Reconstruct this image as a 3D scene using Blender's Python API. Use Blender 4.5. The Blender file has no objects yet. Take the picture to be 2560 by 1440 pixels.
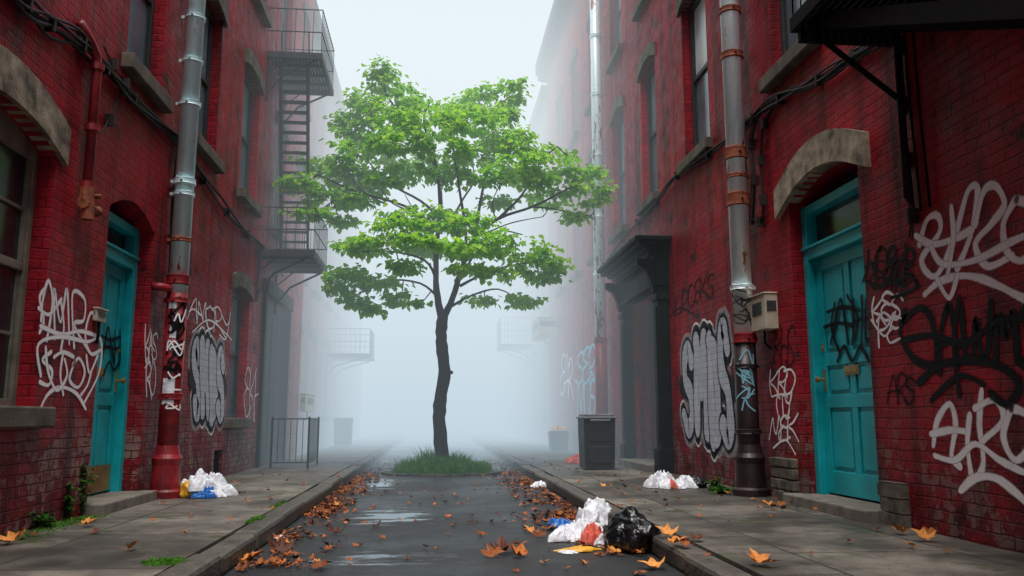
import bpy, math, random, bmesh
from mathutils import Vector, Matrix, noise
random.seed(7)
R=random.random
def U(a,b): return random.uniform(a,b)
scene=bpy.context.scene
col=scene.collection
# ---------------------------------------------------------------- camera
YAW=math.radians(5.35); PIT=math.radians(9.0); F=2054.0; CZ=0.85
cam_d=bpy.data.cameras.new("camera"); cam=bpy.data.objects.new("camera",cam_d); col.objects.link(cam)
cam_d.sensor_width=36; cam_d.lens=F/2560*36; cam_d.clip_start=0.05; cam_d.clip_end=2000
cam.location=(0,0,CZ); cam.rotation_euler=(math.pi/2+PIT,0,-YAW); scene.camera=cam
sy,cy,sp,cp=math.sin(YAW),math.cos(YAW),math.sin(PIT),math.cos(PIT)
def ray(u,v):
    a=(u-1280)/F; b=(720-v)/F
    return Vector((sy*cp+a*cy-b*sy*sp, cy*cp-a*sy-b*cy*sp, sp+b*cp))
def on_x(u,v,X):
    d=ray(u,v); return Vector((0,0,CZ))+d*(X/d.x)
def on_y(u,v,Y):
    d=ray(u,v); return Vector((0,0,CZ))+d*(Y/d.y)
def on_z(u,v,Z):
    d=ray(u,v); return Vector((0,0,CZ))+d*((Z-CZ)/d.z)
XL=-2.65; XR=3.2; PV=0.12
# ---------------------------------------------------------------- mesh builder
class MB:
    def __init__(s): s.v=[]; s.f=[]; s.m=[]; s.uv=None
    def face(s,pts,m=0):
        n=len(s.v); s.v+= [tuple(p) for p in pts]; s.f.append(tuple(range(n,n+len(pts)))); s.m.append(m)
    def box(s,a,b,m=0):
        x0,y0,z0=[min(a[i],b[i]) for i in range(3)]; x1,y1,z1=[max(a[i],b[i]) for i in range(3)]
        n=len(s.v)
        s.v+=[(x0,y0,z0),(x1,y0,z0),(x1,y1,z0),(x0,y1,z0),(x0,y0,z1),(x1,y0,z1),(x1,y1,z1),(x0,y1,z1)]
        for q in ((0,3,2,1),(4,5,6,7),(0,1,5,4),(1,2,6,5),(2,3,7,6),(3,0,4,7)):
            s.f.append(tuple(n+i for i in q)); s.m.append(m)
    def tube(s,pts,rad,sides=8,m=0,caps=True):
        pts=[Vector(p) for p in pts]
        if not hasattr(rad,'__len__'): rad=[rad]*len(pts)
        n0=len(s.v); up=None
        for i,p in enumerate(pts):
            if i==0: t=pts[1]-p
            elif i==len(pts)-1: t=p-pts[i-1]
            else: t=pts[i+1]-pts[i-1]
            if t.length<1e-9: t=Vector((0,0,1))
            t.normalize()
            if up is None:
                up=Vector((1,0,0)) if abs(t.x)<.9 else Vector((0,1,0))
            a=(up-t*up.dot(t))
            if a.length<1e-6: a=Vector((0,1,0))-t*t.y
            a.normalize(); up=a; b=t.cross(a)
            for k in range(sides):
                an=2*math.pi*k/sides
                s.v.append(tuple(p+(a*math.cos(an)+b*math.sin(an))*rad[i]))
        for i in range(len(pts)-1):
            for k in range(sides):
                k2=(k+1)%sides
                s.f.append((n0+i*sides+k,n0+i*sides+k2,n0+(i+1)*sides+k2,n0+(i+1)*sides+k)); s.m.append(m)
        if caps:
            s.f.append(tuple(n0+k for k in reversed(range(sides)))); s.m.append(m)
            e=n0+(len(pts)-1)*sides
            s.f.append(tuple(e+k for k in range(sides))); s.m.append(m)
def place(o,parent=None,**kw):
    col.objects.link(o)
    if parent is not None:
        o.parent=parent
        w=Matrix.Translation(-Vector(parent["_w"])) if "_w" in parent else Matrix.Identity(4)
        o.matrix_parent_inverse=w
    for k,v in kw.items():
        if v is not None: o[k]=v
def mk(name,mb,mats,parent=None,smooth=False,bevel=0,**kw):
    me=bpy.data.meshes.new(name); me.from_pydata(mb.v,[],mb.f)
    if not isinstance(mats,(list,tuple)): mats=[mats]
    for m in mats: me.materials.append(m)
    me.polygons.foreach_set("material_index",mb.m)
    if smooth: me.polygons.foreach_set("use_smooth",[True]*len(mb.f))
    if mb.uv:
        uvl=me.uv_layers.new(name="UVMap"); uvl.data.foreach_set("uv",[c for p in mb.uv for c in p])
    me.update()
    o=bpy.data.objects.new(name,me)
    place(o,parent,**kw)
    if bevel:
        b=o.modifiers.new("bevel","BEVEL"); b.width=bevel; b.segments=2; b.limit_method='ANGLE'
    return o
def empty(name,loc,**kw):
    o=bpy.data.objects.new(name,None); o.location=loc; o.empty_display_size=.3
    place(o,None,**kw); o["_w"]=list(loc); return o
# ---------------------------------------------------------------- materials
def newmat(name):
    m=bpy.data.materials.new(name); m.use_nodes=True; nt=m.node_tree; nt.nodes.clear()
    out=nt.nodes.new("ShaderNodeOutputMaterial"); return m,nt,out
def nd(nt,t,ins={},**props):
    n=nt.nodes.new(t)
    for k,v in props.items(): setattr(n,k,v)
    for k,v in ins.items():
        s=n.inputs[k]
        if isinstance(v,bpy.types.NodeSocket): nt.links.new(v,s)
        else:
            if isinstance(v,(tuple,list)) and len(v)==3 and s.type=='RGBA': v=(*v,1)
            s.default_value=v
    return n
def mixc(nt,f,a,b,bt='MIX'):
    n=nt.nodes.new("ShaderNodeMix"); n.data_type='RGBA'; n.blend_type=bt
    for i,v in ((0,f),(6,a),(7,b)):
        s=n.inputs[i]
        if isinstance(v,bpy.types.NodeSocket): nt.links.new(v,s)
        else: s.default_value=(*v,1) if isinstance(v,(tuple,list)) and len(v)==3 else v
    return n.outputs[2]
def mth(nt,op,a,b=0.0,c=0.0,clamp=False):
    n=nt.nodes.new("ShaderNodeMath"); n.operation=op; n.use_clamp=clamp
    for i,v in enumerate((a,b,c)):
        if isinstance(v,bpy.types.NodeSocket): nt.links.new(v,n.inputs[i])
        else: n.inputs[i].default_value=v
    return n.outputs[0]
def mr(nt,v,a,b,c=0.0,d=1.0):
    n=nt.nodes.new("ShaderNodeMapRange"); nt.links.new(v,n.inputs[0])
    for i,x in enumerate((a,b,c,d)): n.inputs[i+1].default_value=x
    return n.outputs[0]
def nz(nt,vec,scale,detail=3,rough=.55,out=0):
    return nd(nt,"ShaderNodeTexNoise",{"Vector":vec,"Scale":scale,"Detail":detail,"Roughness":rough}).outputs[out]
def bs(nt,out,colr,rough,metal=0.0,bump=None,bstr=.3,bdist=.01,**ex):
    ins={"Base Color":colr,"Roughness":rough,"Metallic":metal}; ins.update(ex)
    p=nd(nt,"ShaderNodeBsdfPrincipled",ins)
    if bump is not None:
        b=nd(nt,"ShaderNodeBump",{"Height":bump,"Strength":bstr,"Distance":bdist}); nt.links.new(b.outputs[0],p.inputs["Normal"])
    nt.links.new(p.outputs[0],out.inputs[0]); return p
def simple(name,c,rough=.6,metal=0,var=.35,scale=5,dark=None,bstr=.25,fine=60,**ex):
    m,nt,out=newmat(name); tc=nd(nt,"ShaderNodeTexCoord").outputs["Object"]
    n1=nz(nt,tc,scale); n2=nz(nt,tc,fine,2)
    dk=dark or tuple(x*(1-var) for x in c); lt=tuple(min(1,x*(1+var)) for x in c)
    cc=mixc(nt,mr(nt,n1,.3,.7),dk,lt)
    cc=mixc(nt,mr(nt,n2,.3,.8,0,.35),cc,tuple(x*.5 for x in c))
    bs(nt,out,cc,mth(nt,'MULTIPLY_ADD',n1,.3,rough-.15),metal,mth(nt,'ADD',n1,n2),bstr,.006,**ex); return m
def brick_mat(name,c1,c2,mort,peel=.5,seed=0):
    m,nt,out=newmat(name); tc=nd(nt,"ShaderNodeTexCoord").outputs["Object"]
    sx=nd(nt,"ShaderNodeSeparateXYZ",{0:tc}); h=mth(nt,'ADD',sx.outputs[0],sx.outputs[1]); z=sx.outputs[2]
    vec=nd(nt,"ShaderNodeCombineXYZ",{0:h,1:z,2:seed*3.1}).outputs[0]
    wob=nd(nt,"ShaderNodeTexNoise",{"Vector":vec,"Scale":4.0,"Detail":2})
    wv=nd(nt,"ShaderNodeVectorMath",{0:wob.outputs[1],1:(.040,.032,0)},operation='MULTIPLY').outputs[0]
    vec2=nd(nt,"ShaderNodeVectorMath",{0:vec,1:wv},operation='ADD').outputs[0]
    bt=nd(nt,"ShaderNodeTexBrick",{"Vector":vec2,"Color1":c1,"Color2":c2,"Mortar":mort,"Scale":1.0,"Mortar Size":.007,"Mortar Smooth":.7,"Bias":-.2,"Brick Width":.215,"Row Height":.072})
    n1=nz(nt,vec,.8,3); n2=nz(nt,vec,5,4,.65); n3=nz(nt,vec,38,3,.6); n4=nz(nt,vec,2.6,5,.75)
    cc=mixc(nt,mr(nt,n2,.42,.62),bt.outputs[0],c1)
    cc=mixc(nt,mr(nt,n1,.35,.65,0,.75),cc,tuple(x*.40 for x in c1))
    cc=mixc(nt,mr(nt,n3,.5,.75,0,.55),cc,tuple(x*.3 for x in c1))
    cc=mixc(nt,mr(nt,n4,.48,.62,0,.6),cc,tuple(x*.3 for x in c2))
    chip=mr(nt,n4,.62,.64)
    cc=mixc(nt,mth(nt,'MULTIPLY',chip,.9),cc,(.036,.016,.015))
    low=mr(nt,z,.2,1.1,1,0)
    cc=mixc(nt,mth(nt,'MULTIPLY',low,mr(nt,n2,.28,.62)),cc,(.030,.011,.011))
    pe=mth(nt,'MULTIPLY',mr(nt,n2,.46,.50),mr(nt,z,.55,1.15,1,0)); pe=mth(nt,'MULTIPLY',pe,mr(nt,n4,.47,.52)); pe=mth(nt,'MULTIPLY',pe,mr(nt,bt.outputs[1],.2,.6,1,.1))
    cc=mixc(nt,mth(nt,'MULTIPLY',pe,peel),cc,(.30,.20,.175))
    sv=nd(nt,"ShaderNodeVectorMath",{0:vec,1:(5.0,.30,1.0)},operation='MULTIPLY').outputs[0]
    st=nz(nt,sv,1.0,3); cc=mixc(nt,mr(nt,st,.50,.70,0,.8),cc,(.020,.005,.007))
    hgt=mth(nt,'ADD',mth(nt,'MULTIPLY',bt.outputs[1],-.9),mth(nt,'MULTIPLY',n3,.6))
    hgt=mth(nt,'ADD',hgt,mth(nt,'MULTIPLY',n2,1.2)); hgt=mth(nt,'SUBTRACT',hgt,mth(nt,'MULTIPLY',chip,.8))
    bs(nt,out,cc,mr(nt,n2,.3,.7,.45,.72),0,hgt,.9,.010,**{"Specular IOR Level":.22}); return m
M_brickL=brick_mat("red_painted_brick",(.46,.014,.028),(.36,.010,.022),(.19,.006,.013),.85)
M_brickR=brick_mat("crimson_painted_brick",(.48,.015,.029),(.37,.011,.023),(.20,.007,.014),.5,2)
M_brickF=brick_mat("faded_brick",(.36,.04,.05),(.28,.03,.04),(.16,.02,.025),.3,5)
M_stone=simple("weathered_stone",(.34,.29,.21),.8,var=.6,scale=7,dark=(.045,.038,.028),bstr=.8)
M_sill=simple("sooty_stone_sill",(.12,.105,.08),.8,var=.6,scale=5,bstr=.6)
M_teal=simple("teal_paint",(.006,.44,.50),.38,var=.25,scale=3,bstr=.15)
M_brass=simple("old_brass",(.42,.28,.10),.4,metal=.6,var=.3)
M_iron=simple("black_iron",(.009,.008,.008),.8,var=.5,scale=12,**{"Specular IOR Level":.15})
M_ironG=simple("grey_green_iron",(.035,.045,.050),.6,var=.4,scale=8)
M_cable=simple("cable_rubber",(.014,.007,.008),.65,var=.5,scale=8)
M_frame=simple("window_frame_paint",(.035,.042,.047),.5,var=.3)
M_frameL=simple("old_window_frame",(.20,.19,.15),.6,var=.5)
M_green=simple("dark_green_wood",(.006,.009,.008),.65,var=.45,scale=5,**{"Specular IOR Level":.2})
M_wood=simple("brown_door_wood",(.07,.02,.014),.5,var=.4,scale=8)
M_redpipe=simple("red_painted_pipe",(.26,.013,.020),.45,var=.55,scale=7)
M_darkpipe=simple("black_cast_iron",(.024,.012,.014),.45,var=.6,scale=6)
M_beige=simple("beige_box",(.52,.47,.36),.55,var=.25)
M_bin=simple("dark_plastic",(.012,.015,.017),.6,var=.25)
M_binlid=simple("grey_plastic",(.20,.22,.22),.5,var=.2)
M_concrete=simple("concrete_step",(.20,.18,.15),.7,var=.4,scale=7,bstr=.4)
M_black=simple("dark_opening_backing",(.006,.006,.007),.6,var=.2)  # backs the wall openings; its black stands in for shade inside
M_chip=simple("stone_plinth",(.13,.115,.09),.85,var=.7,scale=9,bstr=.8)
M_silverfill=simple("silver_fill",(.55,.59,.67),.5,var=.2,scale=6)
def galv(name,base,rustamt):
    m,nt,out=newmat(name); tc=nd(nt,"ShaderNodeTexCoord").outputs["Object"]
    sv=nd(nt,"ShaderNodeVectorMath",{0:tc,1:(6.0,6.0,1.6)},operation='MULTIPLY').outputs[0]
    n1=nz(nt,sv,1.2,4,.65); n2=nz(nt,tc,30,3)
    c=mixc(nt,mr(nt,n2,.3,.7),tuple(x*.92 for x in base),base)
    c=mixc(nt,mr(nt,n1,.26,.42,.45,0),c,(.28,.46,.56))
    c=mixc(nt,mr(nt,n1,rustamt,rustamt+.04),c,(.28,.065,.018))
    bs(nt,out,c,.32,.15,n1,.25,.006,**{"Specular IOR Level":.9}); return m
M_galv=galv("galvanised_pipe",(.68,.96,1.0),.63)
M_galvR=galv("rusty_white_pipe",(.80,.98,1.0),.575)
M_rust=simple("rusty_collar",(.26,.065,.024),.7,var=.5,scale=14,bstr=.6)
def glassm(name,c,rough=.08):
    m,nt,out=newmat(name); tc=nd(nt,"ShaderNodeTexCoord").outputs["Object"]
    n=nz(nt,tc,2.0,2); n2=nz(nt,tc,1.2,1)
    bs(nt,out,mixc(nt,mr(nt,n,.3,.7),tuple(x*.6 for x in c),c),mth(nt,'MULTIPLY_ADD',n,.15,rough),0,n2,.12,.05,**{"Specular IOR Level":.7}); return m
M_glass=glassm("window_glass",(.14,.24,.28))
M_glassU=glassm("upper_sash_glass",(.28,.42,.48))  # paler than the lower pane: sky reflection put into the glass colour
M_glassP=glassm("pale_sky_reflection_glass",(.85,.98,1.0),.15)  # whitish sky reflection painted as the pane's own colour
M_glassD=glassm("dark_window_glass",(.020,.036,.040))
def road_mat():
    m,nt,out=newmat("wet_asphalt"); tc=nd(nt,"ShaderNodeTexCoord").outputs["Object"]
    sx=nd(nt,"ShaderNodeSeparateXYZ",{0:tc}); x,y=sx.outputs[0],sx.outputs[1]
    sv=nd(nt,"ShaderNodeVectorMath",{0:tc,1:(1.0,2.6,1.0)},operation='MULTIPLY').outputs[0]
    nw=nz(nt,sv,2.3,4,.6); nf=nz(nt,tc,55,3,.7); nm=nz(nt,tc,6,3); nl=nz(nt,tc,.8,3)
    mask=None
    for (cx,cyy,rx,ry) in ((-.36,7.5,.40,.70),(-.34,5.3,.42,.24),(-.72,11.2,.30,1.2)):
        dx=mth(nt,'DIVIDE',mth(nt,'SUBTRACT',x,cx),rx); dy=mth(nt,'DIVIDE',mth(nt,'SUBTRACT',y,cyy),ry)
        d=mth(nt,'SQRT',mth(nt,'ADD',mth(nt,'MULTIPLY',dx,dx),mth(nt,'MULTIPLY',dy,dy)))
        d=mth(nt,'ADD',d,mth(nt,'MULTIPLY_ADD',nw,4.2,-2.0))
        k=mr(nt,d,.55,1.0,1,0)
        mask=k if mask is None else mth(nt,'MAXIMUM',mask,k)
    damp=mr(nt,nl,.38,.62)
    c=mixc(nt,mr(nt,nf,.3,.72),(.010,.012,.014),(.040,.042,.046))
    c=mixc(nt,mth(nt,'MULTIPLY',damp,.45),c,(.011,.013,.016))
    c=mixc(nt,mth(nt,'MULTIPLY',mask,.85),c,(.012,.015,.018))
    r=mth(nt,'SUBTRACT',.56,mth(nt,'MULTIPLY',damp,.20))
    r=mth(nt,'ADD',r,mth(nt,'MULTIPLY_ADD',nm,.24,-.12))
    r=mth(nt,'MULTIPLY',r,mth(nt,'MULTIPLY_ADD',mask,-.93,1.0))
    h=mth(nt,'MULTIPLY',mth(nt,'ADD',nf,mth(nt,'MULTIPLY',nm,.8)),mth(nt,'MULTIPLY_ADD',mask,-.99,1.0))
    bs(nt,out,c,r,0,h,.8,.016,**{"Specular IOR Level":.42}); return m
M_road=road_mat()
def pave_mat(name,off):
    m,nt,out=newmat(name); tc=nd(nt,"ShaderNodeTexCoord").outputs["Object"]
    sx=nd(nt,"ShaderNodeSeparateXYZ",{0:tc})
    vec=nd(nt,"ShaderNodeCombineXYZ",{0:mth(nt,'ADD',sx.outputs[1],off),1:mth(nt,'ADD',sx.outputs[0],.31+off)}).outputs[0]
    w=nd(nt,"ShaderNodeTexNoise",{"Vector":vec,"Scale":2.5,"Detail":3})
    wv=nd(nt,"ShaderNodeVectorMath",{0:w.outputs[1],1:(.035,.035,0)},operation='MULTIPLY').outputs[0]
    vec=nd(nt,"ShaderNodeVectorMath",{0:vec,1:wv},operation='ADD').outputs[0]
    bt=nd(nt,"ShaderNodeTexBrick",{"Vector":vec,"Color1":(.25,.23,.19),"Color2":(.10,.09,.075),"Mortar":(.012,.012,.010),"Scale":1.0,"Mortar Size":.010,"Mortar Smooth":.3,"Brick Width":1.25,"Row Height":.92})
    n1=nz(nt,tc,1.3,4,.6); n2=nz(nt,tc,50,3,.7); n3=nz(nt,tc,7,4,.65); n4=nz(nt,tc,2.4,4,.7)
    c=mixc(nt,mr(nt,n1,.38,.62,.0,.85),bt.outputs[0],(.036,.033,.027))
    c=mixc(nt,mr(nt,n3,.48,.70,0,.65),c,(.032,.030,.024)); c=mixc(nt,mr(nt,n2,.45,.8,0,.6),c,(.032,.032,.028))
    c=mixc(nt,mr(nt,n4,.60,.66,0,.75),c,(.030,.052,.010))
    wet=mr(nt,n1,.35,.6)
    r=mth(nt,'SUBTRACT',.75,mth(nt,'MULTIPLY',wet,.33))
    h=mth(nt,'ADD',mth(nt,'MULTIPLY',bt.outputs[1],-1.2),mth(nt,'ADD',n2,n3))
    bs(nt,out,c,r,0,h,.65,.011); return m
M_pave=pave_mat("concrete_slabs",0.0); M_pave2=pave_mat("concrete_slabs_opposite",.47)
def kerb_mat():
    m,nt,out=newmat("kerb_stone"); tc=nd(nt,"ShaderNodeTexCoord").outputs["Object"]
    n1=nz(nt,tc,4,4,.65); n2=nz(nt,tc,45,3)
    c=mixc(nt,mr(nt,n1,.3,.7),(.038,.036,.030),(.14,.125,.10)); c=mixc(nt,mr(nt,n2,.4,.8,0,.6),c,(.03,.03,.025))
    bs(nt,out,c,mr(nt,n1,.3,.7,.4,.7),0,mth(nt,'ADD',n1,n2),.7,.014); return m
M_kerb=kerb_mat()
def leafy(name,c1,c2,c3,trans=.35,rough=.5):
    m,nt,out=newmat(name); g=nd(nt,"ShaderNodeNewGeometry"); tc=nd(nt,"ShaderNodeTexCoord").outputs["Object"]
    ri=g.outputs["Random Per Island"]
    c=mixc(nt,ri,c1,c2); n=nz(nt,tc,1.1,1); c=mixc(nt,mr(nt,n,.35,.65,0,.7),c,c3)
    p=nd(nt,"ShaderNodeBsdfPrincipled",{"Base Color":c,"Roughness":rough,"Specular IOR Level":.2})
    t=nd(nt,"ShaderNodeBsdfTranslucent",{"Color":c}); ms=nd(nt,"ShaderNodeMixShader",{0:trans,1:p.outputs[0],2:t.outputs[0]})
    nt.links.new(ms.outputs[0],out.inputs[0]); return m
M_leaf=leafy("green_leaves",(.13,.44,.012),(.54,.86,.035),(.26,.60,.018),.45)
M_grass=leafy("grass_blades",(.05,.20,.018),(.14,.36,.03),(.07,.24,.02),.3)
M_weed=leafy("weed_leaves",(.02,.10,.015),(.06,.17,.02),(.03,.10,.01),.25)
def bark():
    m,nt,out=newmat("dark_wet_bark"); tc=nd(nt,"ShaderNodeTexCoord").outputs["Object"]
    v=nd(nt,"ShaderNodeVectorMath",{0:tc,1:(9.0,9.0,1.8)},operation='MULTIPLY').outputs[0]
    n=nz(nt,v,2.2,5,.7); n2=nz(nt,tc,3,2)
    c=mixc(nt,mr(nt,n,.3,.7),(.002,.0018,.0016),(.009,.0075,.006))
    bs(nt,out,mixc(nt,mr(nt,n2,.55,.75,0,.4),c,(.007,.009,.005)),.85,0,n,1.0,.02,**{"Specular IOR Level":.1}); return m
M_bark=bark()
def dead(name,c1,c2):
    m,nt,out=newmat(name); tc=nd(nt,"ShaderNodeTexCoord").outputs["Object"]; oi=nd(nt,"ShaderNodeObjectInfo").outputs["Random"]
    g=nd(nt,"ShaderNodeNewGeometry").outputs["Random Per Island"]
    n=nz(nt,tc,25,2)
    k=mth(nt,'FRACT',mth(nt,'ADD',oi,g)); c=mixc(nt,k,c1,c2); c=mixc(nt,mr(nt,n,.42,.72,0,.6),c,(.09,.024,.006))
    bs(nt,out,c,.55,0,n,.4,.004,**{"Specular IOR Level":.3}); return m
M_dead=dead("orange_fallen_leaf",(.56,.16,.026),(.17,.048,.015)); M_dead2=dead("brown_fallen_leaf",(.15,.040,.015),(.05,.016,.010))
M_gold=dead("golden_fallen_leaf",(.86,.38,.085),(.60,.20,.035))
def plast(name,c,rough=.3,st=.45):
    m,nt,out=newmat(name); tc=nd(nt,"ShaderNodeTexCoord").outputs["Object"]; n=nz(nt,tc,14,3,.6); n2=nz(nt,tc,32,2,.6)
    bs(nt,out,mixc(nt,mr(nt,n,.35,.65),tuple(x*.8 for x in c),c),rough,0,mth(nt,'ADD',n,mth(nt,'MULTIPLY',n2,.5)),st,.02); return m
M_pblack=plast("black_plastic_bag",(.007,.008,.010),.20,.7); M_pwhite=plast("white_plastic_bag",(.86,.90,.96),.4,.7)
M_pyel=plast("yellow_plastic",(.80,.42,.03),.4); M_pblue=plast("blue_plastic",(.015,.15,.52),.35); M_ppink=plast("stained_paper",(.80,.16,.11),.6)
def spray(name,c,op=.97,brick=False):
    m,nt,out=newmat(name); tc=nd(nt,"ShaderNodeTexCoord"); sx=nd(nt,"ShaderNodeSeparateXYZ",{0:tc.outputs["UV"]})
    e=mth(nt,'ABSOLUTE',sx.outputs[1]); n=nz(nt,tc.outputs["Object"],60,2)
    nb=nz(nt,tc.outputs["Object"],9,2)
    e=mth(nt,'ADD',e,mth(nt,'MULTIPLY_ADD',n,.3,-.15))
    a=mth(nt,'MULTIPLY',mr(nt,e,.60 if not brick else .88,1.0,1,0),mr(nt,nb,.25,.5,op*.85,op) if not brick else 1.0)
    cc=(*c,1)
    ins={"Roughness":.6,"Specular IOR Level":.2}
    if brick:
        so=nd(nt,"ShaderNodeSeparateXYZ",{0:tc.outputs["Object"]}); vec=nd(nt,"ShaderNodeCombineXYZ",{0:so.outputs[1],1:so.outputs[2]}).outputs[0]
        bt=nd(nt,"ShaderNodeTexBrick",{"Vector":vec,"Color1":c,"Color2":tuple(x*.86 for x in c),"Mortar":tuple(x*.6 for x in c),"Scale":1.0,"Mortar Size":.006,"Mortar Smooth":.5,"Brick Width":.215,"Row Height":.072})
        cc=mixc(nt,mr(nt,nb,.4,.75,0,.35),bt.outputs[0],tuple(x*.55 for x in c))
    ins["Base Color"]=cc
    p=nd(nt,"ShaderNodeBsdfPrincipled",ins); t=nd(nt,"ShaderNodeBsdfTransparent")
    ms=nd(nt,"ShaderNodeMixShader",{0:a,1:t.outputs[0],2:p.outputs[0]}); nt.links.new(ms.outputs[0],out.inputs[0]); return m
S_white=spray("white_spray",(.98,.98,1.0)); S_black=spray("black_spray",(.004,.004,.005)); S_dred=spray("dark_spray",(.014,.005,.008),.85)
S_cyan=spray("blue_spray",(.25,.55,.68)); S_silver=spray("silver_spray",(.62,.66,.75),1,True)
# ---------------------------------------------------------------- ground
def sheet(name,x0,x1,y0,y1,z,mat,**kw):
    mb=MB(); mb.face([(x0,y0,z),(x1,y0,z),(x1,y1,z),(x0,y1,z)]); return mk(name,mb,mat,kind="structure",**kw)
M_ground=simple("damp_earth",(.05,.05,.045),.8)
sheet("ground",-900,900,-900,900,-.02,M_ground)
KL=-1.13; KR=1.38
sheet("road",KL-.02,KR+.02,-12,120,0,M_road)
mb=MB(); mb.box((XL-.02,-12,-.01),(KL-.17,120,PV)); mk("pavement",mb,M_pave,kind="structure")
mb=MB(); mb.box((KR+.17,-12,-.01),(XR+.02,120,PV)); mk("pavement",mb,M_pave2,kind="structure")
for (a,b) in ((KL-.166,KL),(KR,KR+.166)):
    mb=MB(); y=-12
    while y<90:
        L_=U(.85,1.05); dx=U(-.012,.012); dz=U(-.012,.008)
        mb.box((a+dx,y+.006,-.01),(b+dx,y+L_,PV+.004+dz)); y+=L_
    mk("kerb",mb,M_kerb,bevel=.028,kind="structure")
# ---------------------------------------------------------------- facades
def arc_z(h,y):
    w=(h['y1']-h['y0'])/2; t=(y-(h['y0']+w))/w
    return h['z1']-h.get('arch',0)*t*t
def facade(mb,X,s,Y0,Y1,Z1,holes,depth=.28,back=7):
    ys=sorted({Y0,Y1,*[h['y0'] for h in holes],*[h['y1'] for h in holes]}); zs=sorted({0.0,Z1,*[h['z0'] for h in holes],*[h['z1'] for h in holes]})
    for i in range(len(ys)-1):
        for j in range(len(zs)-1):
            yc=(ys[i]+ys[i+1])/2; zc=(zs[j]+zs[j+1])/2
            if any(h['y0']<yc<h['y1'] and h['z0']<zc<h['z1'] for h in holes): continue
            q=[(X,ys[i],zs[j]),(X,ys[i+1],zs[j]),(X,ys[i+1],zs[j+1]),(X,ys[i],zs[j+1])]
            mb.face(q if s>0 else q[::-1])
    for h in holes:
        y0,y1,z0,z1=h['y0'],h['y1'],h['z0'],h['z1']; d=h.get('d',depth); Xi=X-s*d; r=h.get('arch',0)
        for y in (y0,y1):
            mb.face([(X,y,z0),(Xi,y,z0),(Xi,y,z1-r),(X,y,z1-r)])
        mb.face([(X,y0,z0),(X,y1,z0),(Xi,y1,z0),(Xi,y0,z0)])
        N=14 if r else 1
        for i in range(N):
            a=y0+(y1-y0)*i/N; b=y0+(y1-y0)*(i+1)/N
            za,zb=(arc_z(h,a),arc_z(h,b)) if r else (z1,z1)
            mb.face([(X,a,za),(X,b,zb),(Xi,b,zb),(Xi,a,za)])
            if r: mb.face([(X,a,za),(X,b,zb),(X,b,z1),(X,a,z1)])
        mb.face([(Xi-s*.02,y0-.05,z0-.05),(Xi-s*.02,y1+.05,z0-.05),(Xi-s*.02,y1+.05,z1+.05),(Xi-s*.02,y0-.05,z1+.05)],1)  # black sheet behind the opening, in place of a dark interior
    Xb=X-s*back
    mb.face([(X,Y0,0),(Xb,Y0,0),(Xb,Y0,Z1),(X,Y0,Z1)]); mb.face([(X,Y1,0),(Xb,Y1,0),(Xb,Y1,Z1),(X,Y1,Z1)])
    mb.face([(Xb,Y0,0),(Xb,Y1,0),(Xb,Y1,Z1),(Xb,Y0,Z1)]); mb.face([(X,Y0,Z1),(X,Y1,Z1),(Xb,Y1,Z1),(Xb,Y0,Z1)])
def arch_stone(h,X,s,th,ext,proud):
    mb=MB(); N=16; y0,y1=h['y0']-ext,h['y1']+ext
    def zz(y):
        yc=min(max(y,h['y0']),h['y1']); z=arc_z(h,yc)
        return z-abs(y-yc)*.45
    xf=X+s*proud; xb=X-s*.10
    for i in range(N):
        a=y0+(y1-y0)*i/N; b=y0+(y1-y0)*(i+1)/N; za,zb=zz(a),zz(b)
        mb.face([(xf,a,za),(xf,b,zb),(xf,b,zb+th),(xf,a,za+th)]); mb.face([(xf,a,za+th),(xf,b,zb+th),(xb,b,zb+th),(xb,a,za+th)])
        mb.face([(xf,a,za),(xf,b,zb),(xb,b,zb),(xb,a,za)])
    for y in (y0,y1):
        z=zz(y); mb.face([(xf,y,z),(xb,y,z),(xb,y,z+th),(xf,y,z+th)])
    return mb
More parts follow.
